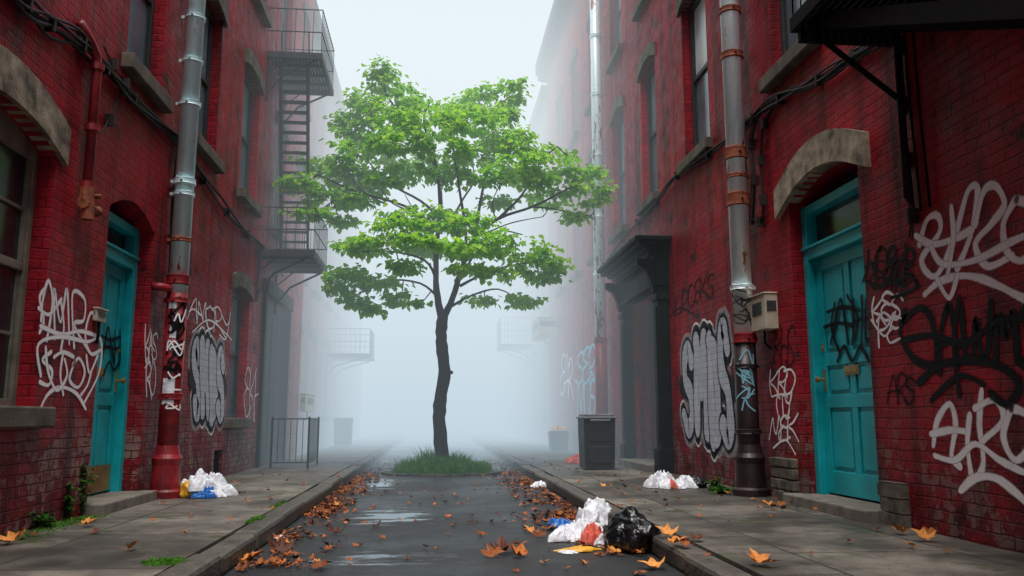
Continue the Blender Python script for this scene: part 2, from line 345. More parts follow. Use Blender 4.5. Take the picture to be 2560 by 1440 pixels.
def window(bld,h,X,s,frame_mat=None,glass=None,upper=None,rec=.11,munt=False,lint=True,sill=True,lab=None,thl=.20):
    y0,y1,z0,z1=h['y0'],h['y1'],h['z0'],h['z1']; fm=frame_mat or M_frame; g=glass or M_glass
    xo=X-s*rec; xi=X-s*(rec+.05); w=.055
    mb=MB()
    mb.box((xo,y0+.002,z0+.002),(xi,y0+w,z1+.03)); mb.box((xo,y1-w,z0+.002),(xi,y1-.002,z1+.03))
    mb.box((xo,y0+w,z0+.002),(xi,y1-w,z0+w)); mb.box((xo,y0+w,z1-w-h.get('arch',0)),(xi,y1-w,z1+.03))
    zm=(z0+z1)/2
    mb.box((xo-s*.008,y0+w,zm-.03),(xi,y1-w,zm+.03))
    for (a,b,o) in ((z0+w,zm-.03,.026),(zm+.03,z1-w-h.get('arch',0),.012)):
        mb.box((X-s*(rec+o),y0+w,a),(xi,y0+w+.035,b)); mb.box((X-s*(rec+o),y1-w-.035,a),(xi,y1-w,b))
        if munt:
            ym=(y0+y1)/2; mb.box((X-s*(rec+o),ym-.015,a),(xi,ym+.015,b))
            mb.box((X-s*(rec+o+.002),y0+w+.035,(a+b)/2-.012),(xi,y1-w-.035,(a+b)/2+.012))
    wo=mk("window",mb,fm,bld,bevel=.004)
    if lab: wo["label"]=lab
    xg=X-s*(rec+.038)
    mb=MB(); mb.face([(xg,y0+w,z0+w),(xg,y1-w,z0+w),(xg,y1-w,zm),(xg,y0+w,zm)],0); mb.face([(xg,y0+w,zm),(xg,y1-w,zm),(xg,y1-w,z1),(xg,y0+w,z1)],1)
    mk("glass",mb,[g,upper or (M_glassU if g is M_glass else g)],wo)
    if sill:
        mb=MB(); mb.box((X+s*.10,y0-.10,z0-.13),(X-s*.10,y1+.10,z0+.004)); mk("sill",mb,M_sill,wo,bevel=.012)
    if lint:
        mk("lintel",arch_stone(h,X,s,thl,.10,.035),M_sill if thl<.25 else M_stone,wo)
    return wo
def ribbon_pts(pts,n=8):
    if len(pts)<3: return list(pts)
    P=[pts[0]]+list(pts)+[pts[-1]]; o=[]
    for i in range(1,len(P)-2):
        for k in range(n):
            t=k/n; p0,p1,p2,p3=P[i-1],P[i],P[i+1],P[i+2]
            o.append(tuple(.5*((2*p1[j])+(-p0[j]+p2[j])*t+(2*p0[j]-5*p1[j]+4*p2[j]-p3[j])*t*t+(-p0[j]+3*p1[j]-3*p2[j]+p3[j])*t**3) for j in range(2)))
    o.append(pts[-1]); return o
class Paint:
    def __init__(s,X,sg,off=.003): s.mb=MB(); s.mb.uv=[]; s.X=X; s.s=sg; s.off=off
    def stroke(s,px,w,smooth=True,m=0,closed=False):
        if closed: px=list(px)+[px[0]]
        pts=ribbon_pts(px,7) if smooth else px
        P=[on_x(u,v,s.X) for u,v in pts]; q=[(p.y,p.z) for p in P]
        q2=[q[0]]
        for a in q[1:]:
            if (a[0]-q2[-1][0])**2+(a[1]-q2[-1][1])**2>1e-6: q2.append(a)
        q=q2
        if len(q)<2: return
        def ext(a,b,f):
            l=math.hypot(a[0]-b[0],a[1]-b[1]); return (a[0]+(a[0]-b[0])/l*w*f,a[1]+(a[1]-b[1])/l*w*f)
        q=[ext(q[0],q[1],.5),ext(q[0],q[1],.35)]+q+[ext(q[-1],q[-2],.35),ext(q[-1],q[-2],.5)]
        x=s.X+s.s*s.off; s.off+=.00022; n0=len(s.mb.v); n=len(q)
        for i in range(n):
            a=q[max(0,i-1)]; b=q[min(n-1,i+1)]; l=math.hypot(b[0]-a[0],b[1]-a[1]) or 1e-6
            nx,ny=-(b[1]-a[1])/l,(b[0]-a[0])/l; ww=w/2*(1.0+.16*math.sin(i*.45+px[0][0]))
            if i in(0,n-1): ww*=.25
            elif i in (1,n-2): ww*=.75
            s.mb.v.append((x,q[i][0]+nx*ww,q[i][1]+ny*ww)); s.mb.v.append((x,q[i][0]-nx*ww,q[i][1]-ny*ww))
        for i in range(n-1):
            k=n0+i*2; s.mb.f.append((k,k+1,k+3,k+2)); s.mb.m.append(m); s.mb.uv+=[(0,1),(0,-1),(1,-1),(1,1)]
    def fill(s,px,m):
        pts=ribbon_pts(list(px)+[px[0]],5)[:-1]; x=s.X+s.s*s.off; s.off+=.0003
        P=[on_x(u,v,s.X) for u,v in pts]
        c=(sum(p.y for p in P)/len(P),sum(p.z for p in P)/len(P))
        for i in range(len(P)):
            a,b=P[i],P[(i+1)%len(P)]
            s.mb.face([(x,c[0],c[1]),(x,a.y,a.z),(x,b.y,b.z)],m); s.mb.uv+=[(0,0)]*3
L={'A':[[(0,-.05),(.25,.55),(.5,1),(.72,.5),(.9,-.08)],[(.0,.32),(.5,.42),(1.1,.36)]],
'E':[[(.95,.9),(.5,1),(.15,.78),(.5,.55),(.75,.56)],[(.5,.55),(.08,.35),(.2,.03),(.6,-.02),(1.05,.18)]],
'S':[[(.95,.82),(.6,1),(.18,.85),(.25,.6),(.7,.45),(.85,.2),(.5,0),(0,.15)]],
'T':[[(-.1,.88),(.5,1),(1.15,.93)],[(.5,1),(.42,.5),(.52,-.15)]],
'O':[[(.5,1),(.12,.75),(.08,.3),(.45,0),(.85,.2),(.92,.7),(.5,1),(.3,.9)]],
'R':[[(.15,-.1),(.12,.5),(.2,1.05)],[(-.05,.82),(.5,1.05),(.88,.8),(.6,.5),(.2,.42),(.6,.25),(1.1,-.12)]],
'K':[[(.15,1.05),(.1,.5),(.18,-.1)],[(.95,1),(.5,.65),(.15,.45),(.6,.3),(1.05,-.1)]],
'M':[[(0,-.1),(.12,.6),(.22,1),(.4,.5),(.5,.2),(.62,.6),(.78,1.05),(.88,.5),(1,-.1)]],
'P':[[(.2,-.2),(.15,.5),(.22,1)],[(.0,.75),(.45,1.05),(.92,.85),(.7,.5),(.2,.4)]],
'H':[[(.1,1.1),(.15,.5),(.08,-.1)],[(.1,.45),(.5,.58),(.9,.5)],[(.85,1.05),(.9,.4),(.98,-.15)]],
'N':[[(.05,-.1),(.1,.6),(.15,1),(.5,.4),(.85,-.05),(.88,.5),(.98,1.1)]],
'Y':[[(0,1),(.25,.6),(.5,.5),(.8,.7),(.95,1.05)],[(.9,1),(.7,.3),(.4,-.25),(.0,-.1)]],
'D':[[(.15,1),(.1,.5),(.12,0)],[(-.05,.95),(.6,1),(.98,.6),(.7,.1),(-.05,-.02)]],
'I':[[(.5,1.05),(.45,.5),(.52,-.1)]],
'U':[[(.1,1),(.08,.4),(.3,0),(.7,.02),(.9,.45),(.95,1.05)]],
'C':[[(.95,.8),(.5,1.02),(.1,.6),(.2,.1),(.6,-.02),(1,.2)]],
'Z':[[(.3,.0),(.1,.5),(.35,1.15),(.5,.9),(.4,.3)],[(.6,-.1),(.5,.5),(.75,1.1),(.9,.8),(.8,-.05)]]}
def qmap(quad,a,b):
    (tl,tr,br,bl)=quad
    tx=tl[0]+(tr[0]-tl[0])*a; ty=tl[1]+(tr[1]-tl[1])*a; bx=bl[0]+(br[0]-bl[0])*a; by=bl[1]+(br[1]-bl[1])*a
    return (tx+(bx-tx)*b,ty+(by-ty)*b)
def word(p,text,quad,w,m=0,ov=1.4,jit=.07):
    n=len(text)
    for i,ch in enumerate(text):
        jy=U(-.08,.08); sl=U(.05,.22)
        for st in L[ch]:
            sc=U(.95,1.15)
            p.stroke([qmap(quad,(i+.5+(x-.5+sl*(y-.5)+U(-jit,jit))*ov)/n,1-(y+U(-jit,jit)*.7)*sc+jy) for (x,y) in st],w*U(.85,1.1),m=m)
def graf(p,mats,parent,label): return mk("graffiti",p.mb,mats,parent,label=label)
def door(bld,h,X,s,leaf_top,frame_top,label,rows,rec=.20,kick=False,brass=True):
    y0,y1,z0,z1=h['y0'],h['y1'],h['z0'],h['z1']; fw=.085
    xo=X-s*rec; xi=X-s*(rec+.045)
    a,b=y0+fw+.004,y1-fw-.004
    mb=MB(); mb.box((xo-s*.018,a,z0+.02),(xi,b,leaf_top))
    st=.10; mid=.09; W=b-a
    pw=(W-2*st-mid)/2; H=leaf_top-(z0+.02); zc=z0+.02
    mb.box((xo,a,zc),(xo-s*.017,a+st,leaf_top)); mb.box((xo,b-st,zc),(xo-s*.017,b,leaf_top))
    tot=sum(rows); rl=.11; avail=H-rl*(len(rows)+1)-.08; z=zc
    for k,r in enumerate(rows+[0]):
        rh=rl+(.08 if k==0 else 0); mb.box((xo-s*.0005,a+st,z),(xo-s*.017,b-st,z+rh)); z+=rh
        if k<len(rows):
            ph=avail*r/tot; mb.box((xo-s*.001,a+st+pw,z),(xo-s*.017,a+st+pw+mid,z+ph))
            for ya in (a+st,a+st+pw+mid): mb.box((xo-s*.006,ya+.035,z+.035),(xo-s*.0175,ya+pw-.035,z+ph-.035))
            z+=ph
    d=mk("door",mb,M_teal,bld,bevel=.005,label=label)
    mb=MB(); xf=X-s*(rec-.07)
    mb.box((xf,y0+.003,z0),(xi,y0+fw,frame_top)); mb.box((xf,y1-fw,z0),(xi,y1-.003,frame_top))
    mb.box((xf-s*.004,y0+fw,leaf_top+.004),(xi,y1-fw,leaf_top+.10)); mb.box((xf+s*.02,y0+.004,leaf_top+.10),(xi,y1-.004,leaf_top+.125))
    mb.box((xf-s*.004,y0+fw,frame_top-.08),(xi,y1-fw,frame_top))
    mk("door_frame",mb,M_teal,d,bevel=.006)
    mb=MB(); xg=xi+s*.012; mb.face([(xg,y0+.05,leaf_top+.1),(xg,y1-.05,leaf_top+.1),(xg,y1-.05,frame_top-.02),(xg,y0+.05,frame_top-.02)]); mk("transom_glass",mb,M_glassD,d)
    if brass:
        yk=b-.055
        mb=MB(); mb.box((xo+s*.006,yk-.02,z0+.88),(xo,yk+.02,z0+1.07)); mb.tube([(xo+s*.004,yk,z0+.98),(xo+s*.045,yk,z0+.98),(xo+s*.055,yk,z0+.98),(xo+s*.075,yk,z0+.98),(xo+s*.082,yk,z0+.98)],[.01,.012,.026,.028,.012],10)
        mk("door_knob",mb,M_brass,d)
        mb=MB(); mb.box((xo+s*.006,yk-.016,z0+1.22),(xo,yk+.016,z0+1.29)); mb.tube([(xo+s*.004,yk,z0+1.255),(xo+s*.015,yk,z0+1.255)],.014,10); mk("lock",mb,M_brass,d)
        ym=(a+b)/2; mb=MB(); mb.box((xo+s*.006,ym-.12,z0+1.0),(xo,ym+.12,z0+1.075)); mb.box((xo+s*.010,ym-.09,z0+1.018),(xo+s*.004,ym+.09,z0+1.055)); mk("letter_slot",mb,M_brass,d,bevel=.002)
    if kick:
        mb=MB(); mb.box((xo+s*.004,a+.03,z0+.03),(xo,b-.03,z0+.25)); mk("kick_plate",mb,M_brass,d)
    return d
# ================= LEFT BUILDING
LB=empty("brick_building",(XL-2,4,0),label="red painted brick building with teal door, sash windows and graffiti",category="building")
hWL=dict(y0=4.35,y1=5.80,z0=.92,z1=2.80,arch=.14,d=.30)
hDL=dict(y0=6.77,y1=7.86,z0=.20,z1=2.72,arch=.16,d=.34)
hNL=dict(y0=12.95,y1=15.0,z0=.13,z1=2.75,d=.30)
colsL=[(3.9,5.0),(6.87,7.75),(8.82,9.75),(10.95,11.95),(13.3,14.2),(15.3,16.0)]
holesL=[hWL,hDL,hNL]; upL=[]
for (a,b) in colsL:
    for (z0,z1) in ((3.88,5.75),(6.85,8.75),(9.8,11.4)):
        h=dict(y0=a,y1=b,z0=z0,z1=z1,arch=.07,d=.22); holesL.append(h); upL.append(h)
hGL=dict(y0=10.95,y1=11.95,z0=.85,z1=2.62,arch=.07,d=.22); holesL.append(hGL)
holesL.append(dict(y0=10.45,y1=10.86,z0=.16,z1=.46,d=.15))
mb=MB(); facade(mb,XL,1,-14,16.6,13,holesL); mk("wall",mb,[M_brickL,M_black],LB)
window(LB,hWL,XL,1,M_frameL,M_glassD,rec=.12,munt=True,lab="old multi-pane window under stone arch",thl=.27)
for h in upL: window(LB,h,XL,1)
window(LB,hGL,XL,1)
door(LB,hDL,XL,1,2.20,2.60,"teal panelled door with brass kick plate and black tag",[.8,1.5],kick=True,rec=.20)
mb=MB(); mb.box((XL-.28,6.70,PV-.01),(XL+.16,7.93,PV+.085)); mk("doorstep",mb,M_concrete,LB,bevel=.012)
mb=MB()
for i in range(5): mb.box((XL-.03,10.48+i*.08,.17),(XL-.05,10.50+i*.08,.45))
mk("basement_grille",mb,M_iron,LB)
mb=MB(); mb.box((XL+.12,-14,12.6),(XL-.1,16.6,13.02)); mk("cornice",mb,M_sill,LB)
mb=MB(); xr=XL-.16
mb.box((xr,12.96,.14),(xr-.05,14.99,2.74))
for y in (13.05,13.72,14.39): mb.box((xr+.02,y,.35),(xr,y+.55,1.35)); mb.box((xr+.02,y,1.45),(xr,y+.55,2.55))
mb.box((XL+.05,12.83,PV),(XL-.12,12.955,2.9)); mb.box((XL+.05,14.995,PV),(XL-.12,15.1,2.9)); mb.box((XL+.08,12.80,2.755),(XL-.12,15.13,2.98))
mk("service_door",mb,M_green,LB,bevel=.006,label="wide black wooden service door below fire escape")
def portal(bld,X,s,y0,y1,ztop,mat,lab,doorlab):
    pj=.17; xo=X+s*pj; ztc=ztop
    mb=MB()
    for k,(dx,z0,z1,ey) in enumerate(((.50,-.06,0,.20),(.44,-.12,-.061,.16),(.34,-.17,-.121,.10),(.27,-.23,-.171,.05),(.20,-.28,-.231,.02))):
        mb.box((X,y0-ey,ztc+z0),(X+s*dx,y1+ey,ztc+z1))
    mb.box((X,y0,ztc-.62),(xo,y1,ztc-.281)); mb.box((X,y0-.02,ztc-.66),(xo+s*.04,y1+.02,ztc-.621))
    n=11
    for i in range(n):
        y=y0+.08+(y1-y0-.16)*i/(n-1); mb.box((xo,y-.025,ztc-.34),(xo+s*.10,y+.025,ztc-.282))
    root=mk("entrance_surround",mb,mat,bld,bevel=.008,label=lab)
    for y in (y0+.13,y1-.13):
        mb=MB(); P=[(X,ztc-.28),(X+s*.42,ztc-.28),(X+s*.42,ztc-.36),(X+s*.30,ztc-.44),(X+s*.24,ztc-.58),(X+s*.20,ztc-.74),(X,ztc-.76)]
        A=[(p[0],y-.07,p[1]) for p in P]; B=[(p[0],y+.07,p[1]) for p in P]; mb.face(A); mb.face(B[::-1])
        for i in range(len(P)): j=(i+1)%len(P); mb.face([A[i],A[j],B[j],B[i]])
        mk("carved_bracket",mb,mat,root,bevel=.008)
    for y in (y0,y1-.26):
        mb=MB(); mb.box((X,y+.01,PV),(xo-s*.01,y+.25,ztc-.661)); mb.box((X,y-.01,PV),(xo+s*.03,y+.27,PV+.32)); mb.box((X,y-.012,ztc-.86),(xo+s*.02,y+.272,ztc-.78)); mb.box((xo-s*.012,y+.06,PV+.4),(xo+s*.008,y+.20,ztc-.95))
        mk("pilaster",mb,mat,root,bevel=.008)
    mb=MB(); xd=X-s*.24
    mb.box((xd,y0+.26,PV),(xd-s*.05,y1-.26,ztc-.63))
    ym=(y0+y1)/2
    for y in (y0+.36,ym+.06):
        w=ym-.06-(y0+.36)
        mb.box((xd,y,PV+.20),(xd+s*.025,y+w,PV+.80)); mb.box((xd,y,PV+.90),(xd+s*.025,y+w,PV+1.5)); mb.box((xd,y,PV+1.6),(xd+s*.025,y+w,PV+2.1))
    mk("door",mb,M_wood,root,bevel=.006,label=doorlab)
    mb=MB(); mb.box((X-s*.2,y0+.275,PV-.01),(xo+s*.12,y1-.275,PV+.10)); mk("doorstep",mb,M_concrete,root,bevel=.01)
    return root
g=Paint(XL,1); w1=.036
for st in ([(102,800),(106,750),(120,702),(130,755),(116,850)],[(96,770),(122,786),(152,748)],[(136,845),(134,722),(150,806),(166,722),(172,858)],[(112,720),(98,745),(108,800),(98,830)],
 [(184,868),(180,735),(210,748),(208,800),(184,812),(222,880)],[(247,805),(226,782),(212,838),(226,884),(250,875)],[(100,815),(150,835),(200,828),(246,842)],[(152,760),(158,820),(150,880)],
 [(100,938),(94,862),(150,842),(215,854),(250,848),(247,928),(210,1005)],[(126,880),(104,900),(128,926),(120,962),(98,955)],[(134,892),(156,880),(182,892)],[(156,882),(149,935),(156,985)],
 [(186,902),(172,948),(194,968),(210,930),(196,896),(180,912)],[(214,890),(222,932),(242,890)],[(226,930),(217,962),(200,988)],[(97,1025),(118,985),(150,968),(188,983),(212,1022)],[(112,870),(118,930),(140,975),(165,940),(160,900)]):
    g.stroke(st,w1)
graf(g,[S_white],LB,"large white spray tag with arched underline")
g=Paint(XL,1); word(g,"KAS",((362,820),(392,835),(390,905),(364,895)),.028); word(g,"RO",((364,905),(388,912),(386,990),(366,985)),.028); graf(g,[S_white],LB,"small white spray tag")
g=Paint(XL,1); word(g,"AMORY",((476,742),(572,790),(576,840),(476,800)),.028); g.stroke([(480,830),(520,800),(560,830),(578,850)],.024); graf(g,[S_white],LB,"thin white spray tag")
def throwup(X,s,bld,quad,lab,fw,txt="SMDS"):
    Q=lambda x,y: qmap(quad,x,y)
    # one row of tall interlocking bubble letters
    BL={'S':[[(.85,.80),(.55,.97),(.18,.84),(.22,.60),(.72,.44),(.80,.18),(.45,.03),(.08,.16)]],
        'I':[[(.5,.97),(.48,.5),(.5,.03)]],
        'M':[[(.10,.03),(.12,.55),(.16,.95)],[(.16,.95),(.42,.60),(.5,.42)],[(.5,.42),(.62,.65),(.84,.95)],[(.84,.95),(.88,.5),(.9,.03)]],
        'D':[[(.2,.97),(.18,.5),(.2,.03)],[(.2,.95),(.72,.86),(.86,.5),(.72,.14),(.2,.05)]]}
    wd={'I':.55,'M':1.25,'S':1.05,'D':1.0}; tot=sum(wd[c] for c in txt); x0=0; lets=[]
    for i,ch in enumerate(txt):
        w_=wd[ch]/tot; dy=.03*(-1)**i
        lets.append([[Q(x0+w_*(.08+.84*x),1-y+dy) for x,y in st] for st in BL[ch]]); x0+=w_
    g=Paint(X,s)
    for sts in lets:
        for st in sts: g.stroke(st,fw*2.25,m=1)
    for sts in lets:
        for st in sts: g.stroke(st,fw*1.95,m=2)
    g.stroke([Q(.05,.5),Q(.5,.46),Q(.95,.5)],fw*2.4,m=2)
    for sts in lets:
        for st in sts: g.stroke(st,fw*1.50,m=2)
        for st in sts: g.stroke(st,fw*1.10,m=0)
    for sts in lets:
        st=sts[0]; g.stroke([(st[0][0]*.8+st[1][0]*.2,st[0][1]*.8+st[1][1]*.2),(st[0][0]*.5+st[1][0]*.5,st[0][1]*.5+st[1][1]*.5),st[1]],fw*.10,m=1)
    return graf(g,[S_silver,S_white,S_black,M_silverfill],bld,lab)
throwup(XL,1,LB,((480,842),(560,890),(558,1056),(484,1030)),"silver bubble-letter throw-up with fat black outline",.185)
g=Paint(XL,1); word(g,"EKH",((612,920),(650,935),(648,1040),(612,1040)),.026); graf(g,[S_white],LB,"faded pale tag")
g=Paint(XL-.195,1)
for st in ([(254,902),(262,860),(270,818),(277,860),(283,905)],[(250,872),(268,868),(290,874)],[(286,830),(287,870),(285,910)],[(286,872),(298,868)],[(299,826),(300,870),(298,912)],[(258,935),(272,905),(284,925),(300,900)],[(254,840),(275,850),(300,842)]): g.stroke(st,.038)
graf(g,[S_black],LB,"black tag on teal door")
# ================= RIGHT BUILDING
RB=empty("brick_building",(XR+2,4,0),label="crimson painted brick building with arched teal door and graffiti",category="building")
hDR=dict(y0=5.80,y1=7.04,z0=.20,z1=2.93,arch=.15,d=.34)
colsR=[(3.6,4.6),(6.30,7.25),(9.05,10.0),(11.35,12.2),(13.4,14.3),(15.7,16.5),(17.9,18.7),(20.2,21.1)]
holesR=[hDR,dict(y0=11.23,y1=13.02,z0=.2,z1=2.67,d=.34)]; upR=[]
for (a,b) in colsR:
    for (z0,z1) in ((4.10,6.32),(7.35,9.3)):
        h=dict(y0=a,y1=b,z0=z0,z1=z1,arch=.10,d=.22); holesR.append(h); upR.append(h)
mb=MB(); facade(mb,XR,-1,-14,23,11.0,holesR); mk("wall",mb,[M_brickR,M_black],RB)
for i,h in enumerate(upR): window(RB,h,XR,-1,upper=M_glassP if i in(4,) else None)
mb=MB(); mb.box((XR-.18,-14,10.75),(XR+.1,23.1,11.0)); mb.box((XR-.32,-14,11.0),(XR+.1,23.2,11.35))
for i in range(60): mb.box((XR-.27,-8.9+i*.54,10.80),(XR-.181,-8.75+i*.54,10.999))
mk("cornice",mb,M_green,RB)
d=door(RB,hDR,XR,-1,2.24,2.74,"teal six-panel door with brass letter slot and black tag",[.9,.42,1.25],rec=.18)
mk("arch_lintel",arch_stone(hDR,XR,-1,.27,.20,.05),M_stone,RB,label="weathered pale stone arch over the door")
mb=MB(); mb.box((XR-.16,5.72,PV-.01),(XR+.28,7.12,PV+.085)); mk("doorstep",mb,M_concrete,RB,bevel=.012)
for (a,b,z) in ((7.13,7.62,.50),(5.42,5.74,.42)):
    mb=MB(); zz=PV-.01
    while zz<z:
        y=a
        while y<b-.05:
            w=min(U(.12,.2),b-y); mb.box((XR-.05-U(0,.015),y,zz),(XR+.02,y+w-.008,min(z,zz+.10)-.008)); y+=w
        zz+=.10
    mk("stone_plinth",mb,M_chip,RB,bevel=.01)
pr=portal(RB,XR,-1,10.95,13.3,3.32,M_green,"near-black wooden entrance surround with mossy moulded cornice","brown panelled double door")
mb=MB()
for i in range(700):
    y=U(10.80,13.45); x=XR-U(.03,.50); z=3.32; a=U(0,6.28)
    mb.face([(x-.02*math.cos(a),y-.02*math.sin(a),z),(x+.02*math.cos(a),y+.02*math.sin(a),z),(x+U(-.02,.02),y+U(-.02,.02),z+U(.01,.035))])
mk("moss",mb,M_weed,pr,kind="stuff")
throwup(XR,-1,RB,((1706,862),(1822,812),(1840,1132),(1708,1066)),"silver bubble-letter throw-up with fat black outline",.200)
g=Paint(XR,-1); word(g,"NUPOSKS",((1672,755),(1782,680),(1786,735),(1676,795)),.034); g.stroke([(1668,800),(1700,770),(1740,790)],.030); graf(g,[S_dred],RB,"dark spray tag above the throw-up")
g=Paint(XR,-1); word(g,"KRD",((1925,925),(1985,930),(1985,990),(1928,985)),.028); word(g,"TIY",((1935,990),(1978,985),(1980,1035),(1940,1030)),.026); word(g,"MEK",((1928,1045),(1992,1040),(1996,1100),(1932,1095)),.028); g.stroke([(1935,1120),(1965,1100),(1990,1135)],.024); graf(g,[S_white],RB,"small white spray tags beside door")
g=Paint(XR,-1); word(g,"RHS",((1936,830),(1985,820),(1985,910),(1938,905)),.028); graf(g,[S_dred],RB,"faded black tag beside door")
g=Paint(XR,-1); word(g,"HOSUR",((2168,635),(2285,615),(2290,700),(2165,700)),.034); word(g,"EZC",((2180,660),(2280,650),(2280,720),(2180,720)),.024); g.stroke([(2160,700),(2200,715),(2250,700),(2280,690),(2290,720),(2230,745)],.030); graf(g,[S_black],RB,"black scribbled spray tag")
g=Paint(XR,-1); word(g,"KES",((2182,745),(2252,735),(2254,800),(2186,800)),.028); word(g,"PE",((2195,800),(2250,795),(2246,860),(2200,860)),.026); g.stroke([(2180,800),(2215,840),(2240,780)],.022); graf(g,[S_white],RB,"small white spray tag")
g=Paint(XR,-1)
W_=.060
g.stroke([(2300,610),(2318,550),(2345,540),(2350,580),(2305,650),(2340,690),(2385,600),(2420,480),(2445,475),(2430,580),(2395,670)],W_)
g.stroke([(2292,590),(2330,610),(2380,600),(2430,575)],W_)
g.stroke([(2440,560),(2460,480),(2490,465),(2512,510),(2480,560),(2440,610),(2470,665),(2530,640)],W_)
g.stroke([(2540,500),(2510,560),(2520,630),(2560,650),(2600,590),(2590,520),(2545,500)],W_)
g.stroke([(2600,480),(2660,470),(2720,490)],W_); g.stroke([(2660,470),(2650,560),(2665,660)],W_)
g.stroke([(2330,620),(2360,660),(2440,650),(2540,600),(2640,560)],W_*.9); g.stroke([(2380,520),(2385,600),(2370,690)],W_*.9)
g.stroke([(2315,735),(2350,705),(2400,690),(2450,695),(2500,715),(2560,745),(2620,760)],W_)
g.stroke([(2345,700),(2375,745),(2395,690)],W_*.8)
graf(g,[S_white],RB,"huge white spray tag with underline")
g=Paint(XR,-1)
g.stroke([(2262,780),(2252,840),(2290,900),(2340,905),(2330,800),(2300,770),(2262,800)],.068)
g.stroke([(2350,930),(2352,840),(2372,765),(2388,830),(2395,910)],.068); g.stroke([(2345,870),(2375,855),(2405,862)],.06)
g.stroke([(2405,770),(2415,880),(2432,900),(2442,800),(2455,890),(2470,880),(2478,760)],.066)
g.stroke([(2490,910),(2495,790),(2515,840),(2535,780),(2545,900)],.066)
g.stroke([(2600,740),(2560,780),(2575,830),(2610,860),(2570,910),(2550,900)],.068)
g.stroke([(2262,850),(2330,838),(2420,856),(2500,800),(2600,800)],.05)
g.stroke([(2300,955),(2350,915),(2420,900),(2500,915),(2550,960),(2520,1010),(2480,985)],.068)
g.stroke([(2330,1000),(2400,940),(2460,960)],.05); g.stroke([(2400,745),(2385,860),(2400,985)],.05)
graf(g,[S_black],RB,"huge black spray tag")
g=Paint(XR,-1); word(g,"ARS",((2222,950),(2285,945),(2288,1005),(2226,1005)),.022); graf(g,[S_dred],RB,"faint dark tag")
g=Paint(XR,-1)
g.stroke([(2335,1110),(2345,1050),(2375,1010),(2390,1060),(2380,1140),(2400,1165)],.058); g.stroke([(2330,1085),(2380,1075),(2420,1080)],.054)
g.stroke([(2425,1040),(2420,1110),(2428,1180)],.056)
g.stroke([(2455,980),(2450,1060),(2460,1150),(2450,1190)],.058); g.stroke([(2440,1020),(2490,1000),(2510,1050),(2460,1100)],.056)
g.stroke([(2530,1020),(2510,1090),(2540,1150),(2580,1110),(2570,1040),(2530,1020)],.058); g.stroke([(2340,1140),(2390,1150),(2440,1110),(2500,1150),(2560,1180)],.05)
g.stroke([(2405,1225),(2440,1195),(2490,1195),(2540,1230),(2580,1270)],.062)
graf(g,[S_white],RB,"large white spray tag with arched underline")
g=Paint(XR+.175,-1)
for st in ([(2078,858),(2090,800),(2102,748),(2113,800),(2122,856)],[(2062,818),(2095,808),(2134,814)],[(2134,752),(2136,800),(2131,858)],[(2134,806),(2152,798)],[(2155,742),(2157,800),(2154,862)],[(2180,748),(2167,752),(2166,846),(2182,842)],[(2167,798),(2182,792)],[(2095,902),(2112,866),(2132,902),(2152,868),(2174,902)],[(2070,780),(2110,768),(2150,776)],[(2088,760),(2080,820),(2100,880)],[(2120,740),(2145,790),(2140,850)]): g.stroke(st,.044)
graf(g,[S_black],RB,"black spray tag on teal door")
# ================= far buildings
def farb(X,s,Y0,Y1,H,lab,cols,rows):
    E=empty("brick_building",(X-s*3,Y0,0),label=lab,category="building")
    hs=[dict(y0=a,y1=a+.9,z0=z,z1=z+1.9,arch=.07,d=.2) for a in cols for z in rows]
    mb=MB(); facade(mb,X,s,Y0,Y1,H,hs); mk("wall",mb,[M_brickF,M_black],E)
    for h in hs: window(E,h,X,s)
    mb=MB(); mb.box((X+s*.28,Y0-.1,H-.1),(X-s*.1,Y1+.1,H+.3)); mk("cornice",mb,M_green,E); return E
farb(-2.95,1,16.6,34,9.5,"fog-veiled brick building with flat cornice",[17.6+i*2.3 for i in range(7)],[.9,3.9,6.8])
farb(3.3,-1,23,44,10.3,"fog-veiled brick building with flat cornice",[24+i*2.5 for i in range(7)],[.9,4.1,7.3])
g=Paint(XR,-1)
word(g,"SER",((1443,885),(1488,872),(1490,955),(1445,960)),.10); word(g,"MUS",((1445,962),(1490,958),(1490,1040),(1447,1040)),.10)
graf(g,[S_cyan],RB,"pale blue graffiti"); g=Paint(XR,-1); word(g,"EAR",((1402,905),(1432,900),(1432,990),(1403,990)),.06); graf(g,[S_white],RB,"pale faded tag")
# ================= drainpipes
def pipe(name_lab,x,y,r,z0,zs,ztop,mu,ml,collars,base=True,s=1):
    E=empty("drainpipe",(x,y,PV),label=name_lab,category="drainpipe")
    mb=MB(); mb.tube([(x,y,zs),(x,y,ztop)],r,20); mk("upper_pipe",mb,mu,E,smooth=True)
    mb=MB(); mb.tube([(x,y,z0+.0),(x,y,zs+.01)],r*1.08,20)
    mk("lower_pipe",mb,ml,E,smooth=True)
    for (z,hh,k,mt) in collars:
        mb=MB(); mb.tube([(x,y,z-hh/2),(x,y,z-hh/2+.01),(x,y,z-hh*.2),(x,y,z+hh*.2),(x,y,z+hh/2-.01),(x,y,z+hh/2)],[r*1.0,r*k,r*(k-.04),r*(k-.04),r*k,r*1.0],20)
        mb.box((x,y-.02,z-.015),(x-s*.13,y+.02,z+.015)); mb.tube([(x,y-r*k-.03,z),(x,y-r*k+.01,z)],.012,6)
        mk("collar",mb,mt,E)
    if base:
        mb=MB(); mb.tube([(x,y,z0),(x,y,z0+.06),(x,y,z0+.08),(x,y,z0+.30),(x,y,z0+.36),(x,y,z0+.40),(x,y,z0+.48)],[r*1.75,r*1.75,r*1.5,r*1.4,r*1.55,r*1.3,r*1.1],24); mk("pipe_base",mb,ml,E)
    return E
xp=XL+.17; p=on_x(445,720,xp); ypL=p.y
def zat(u,v,X): return on_x(u,v,X).z
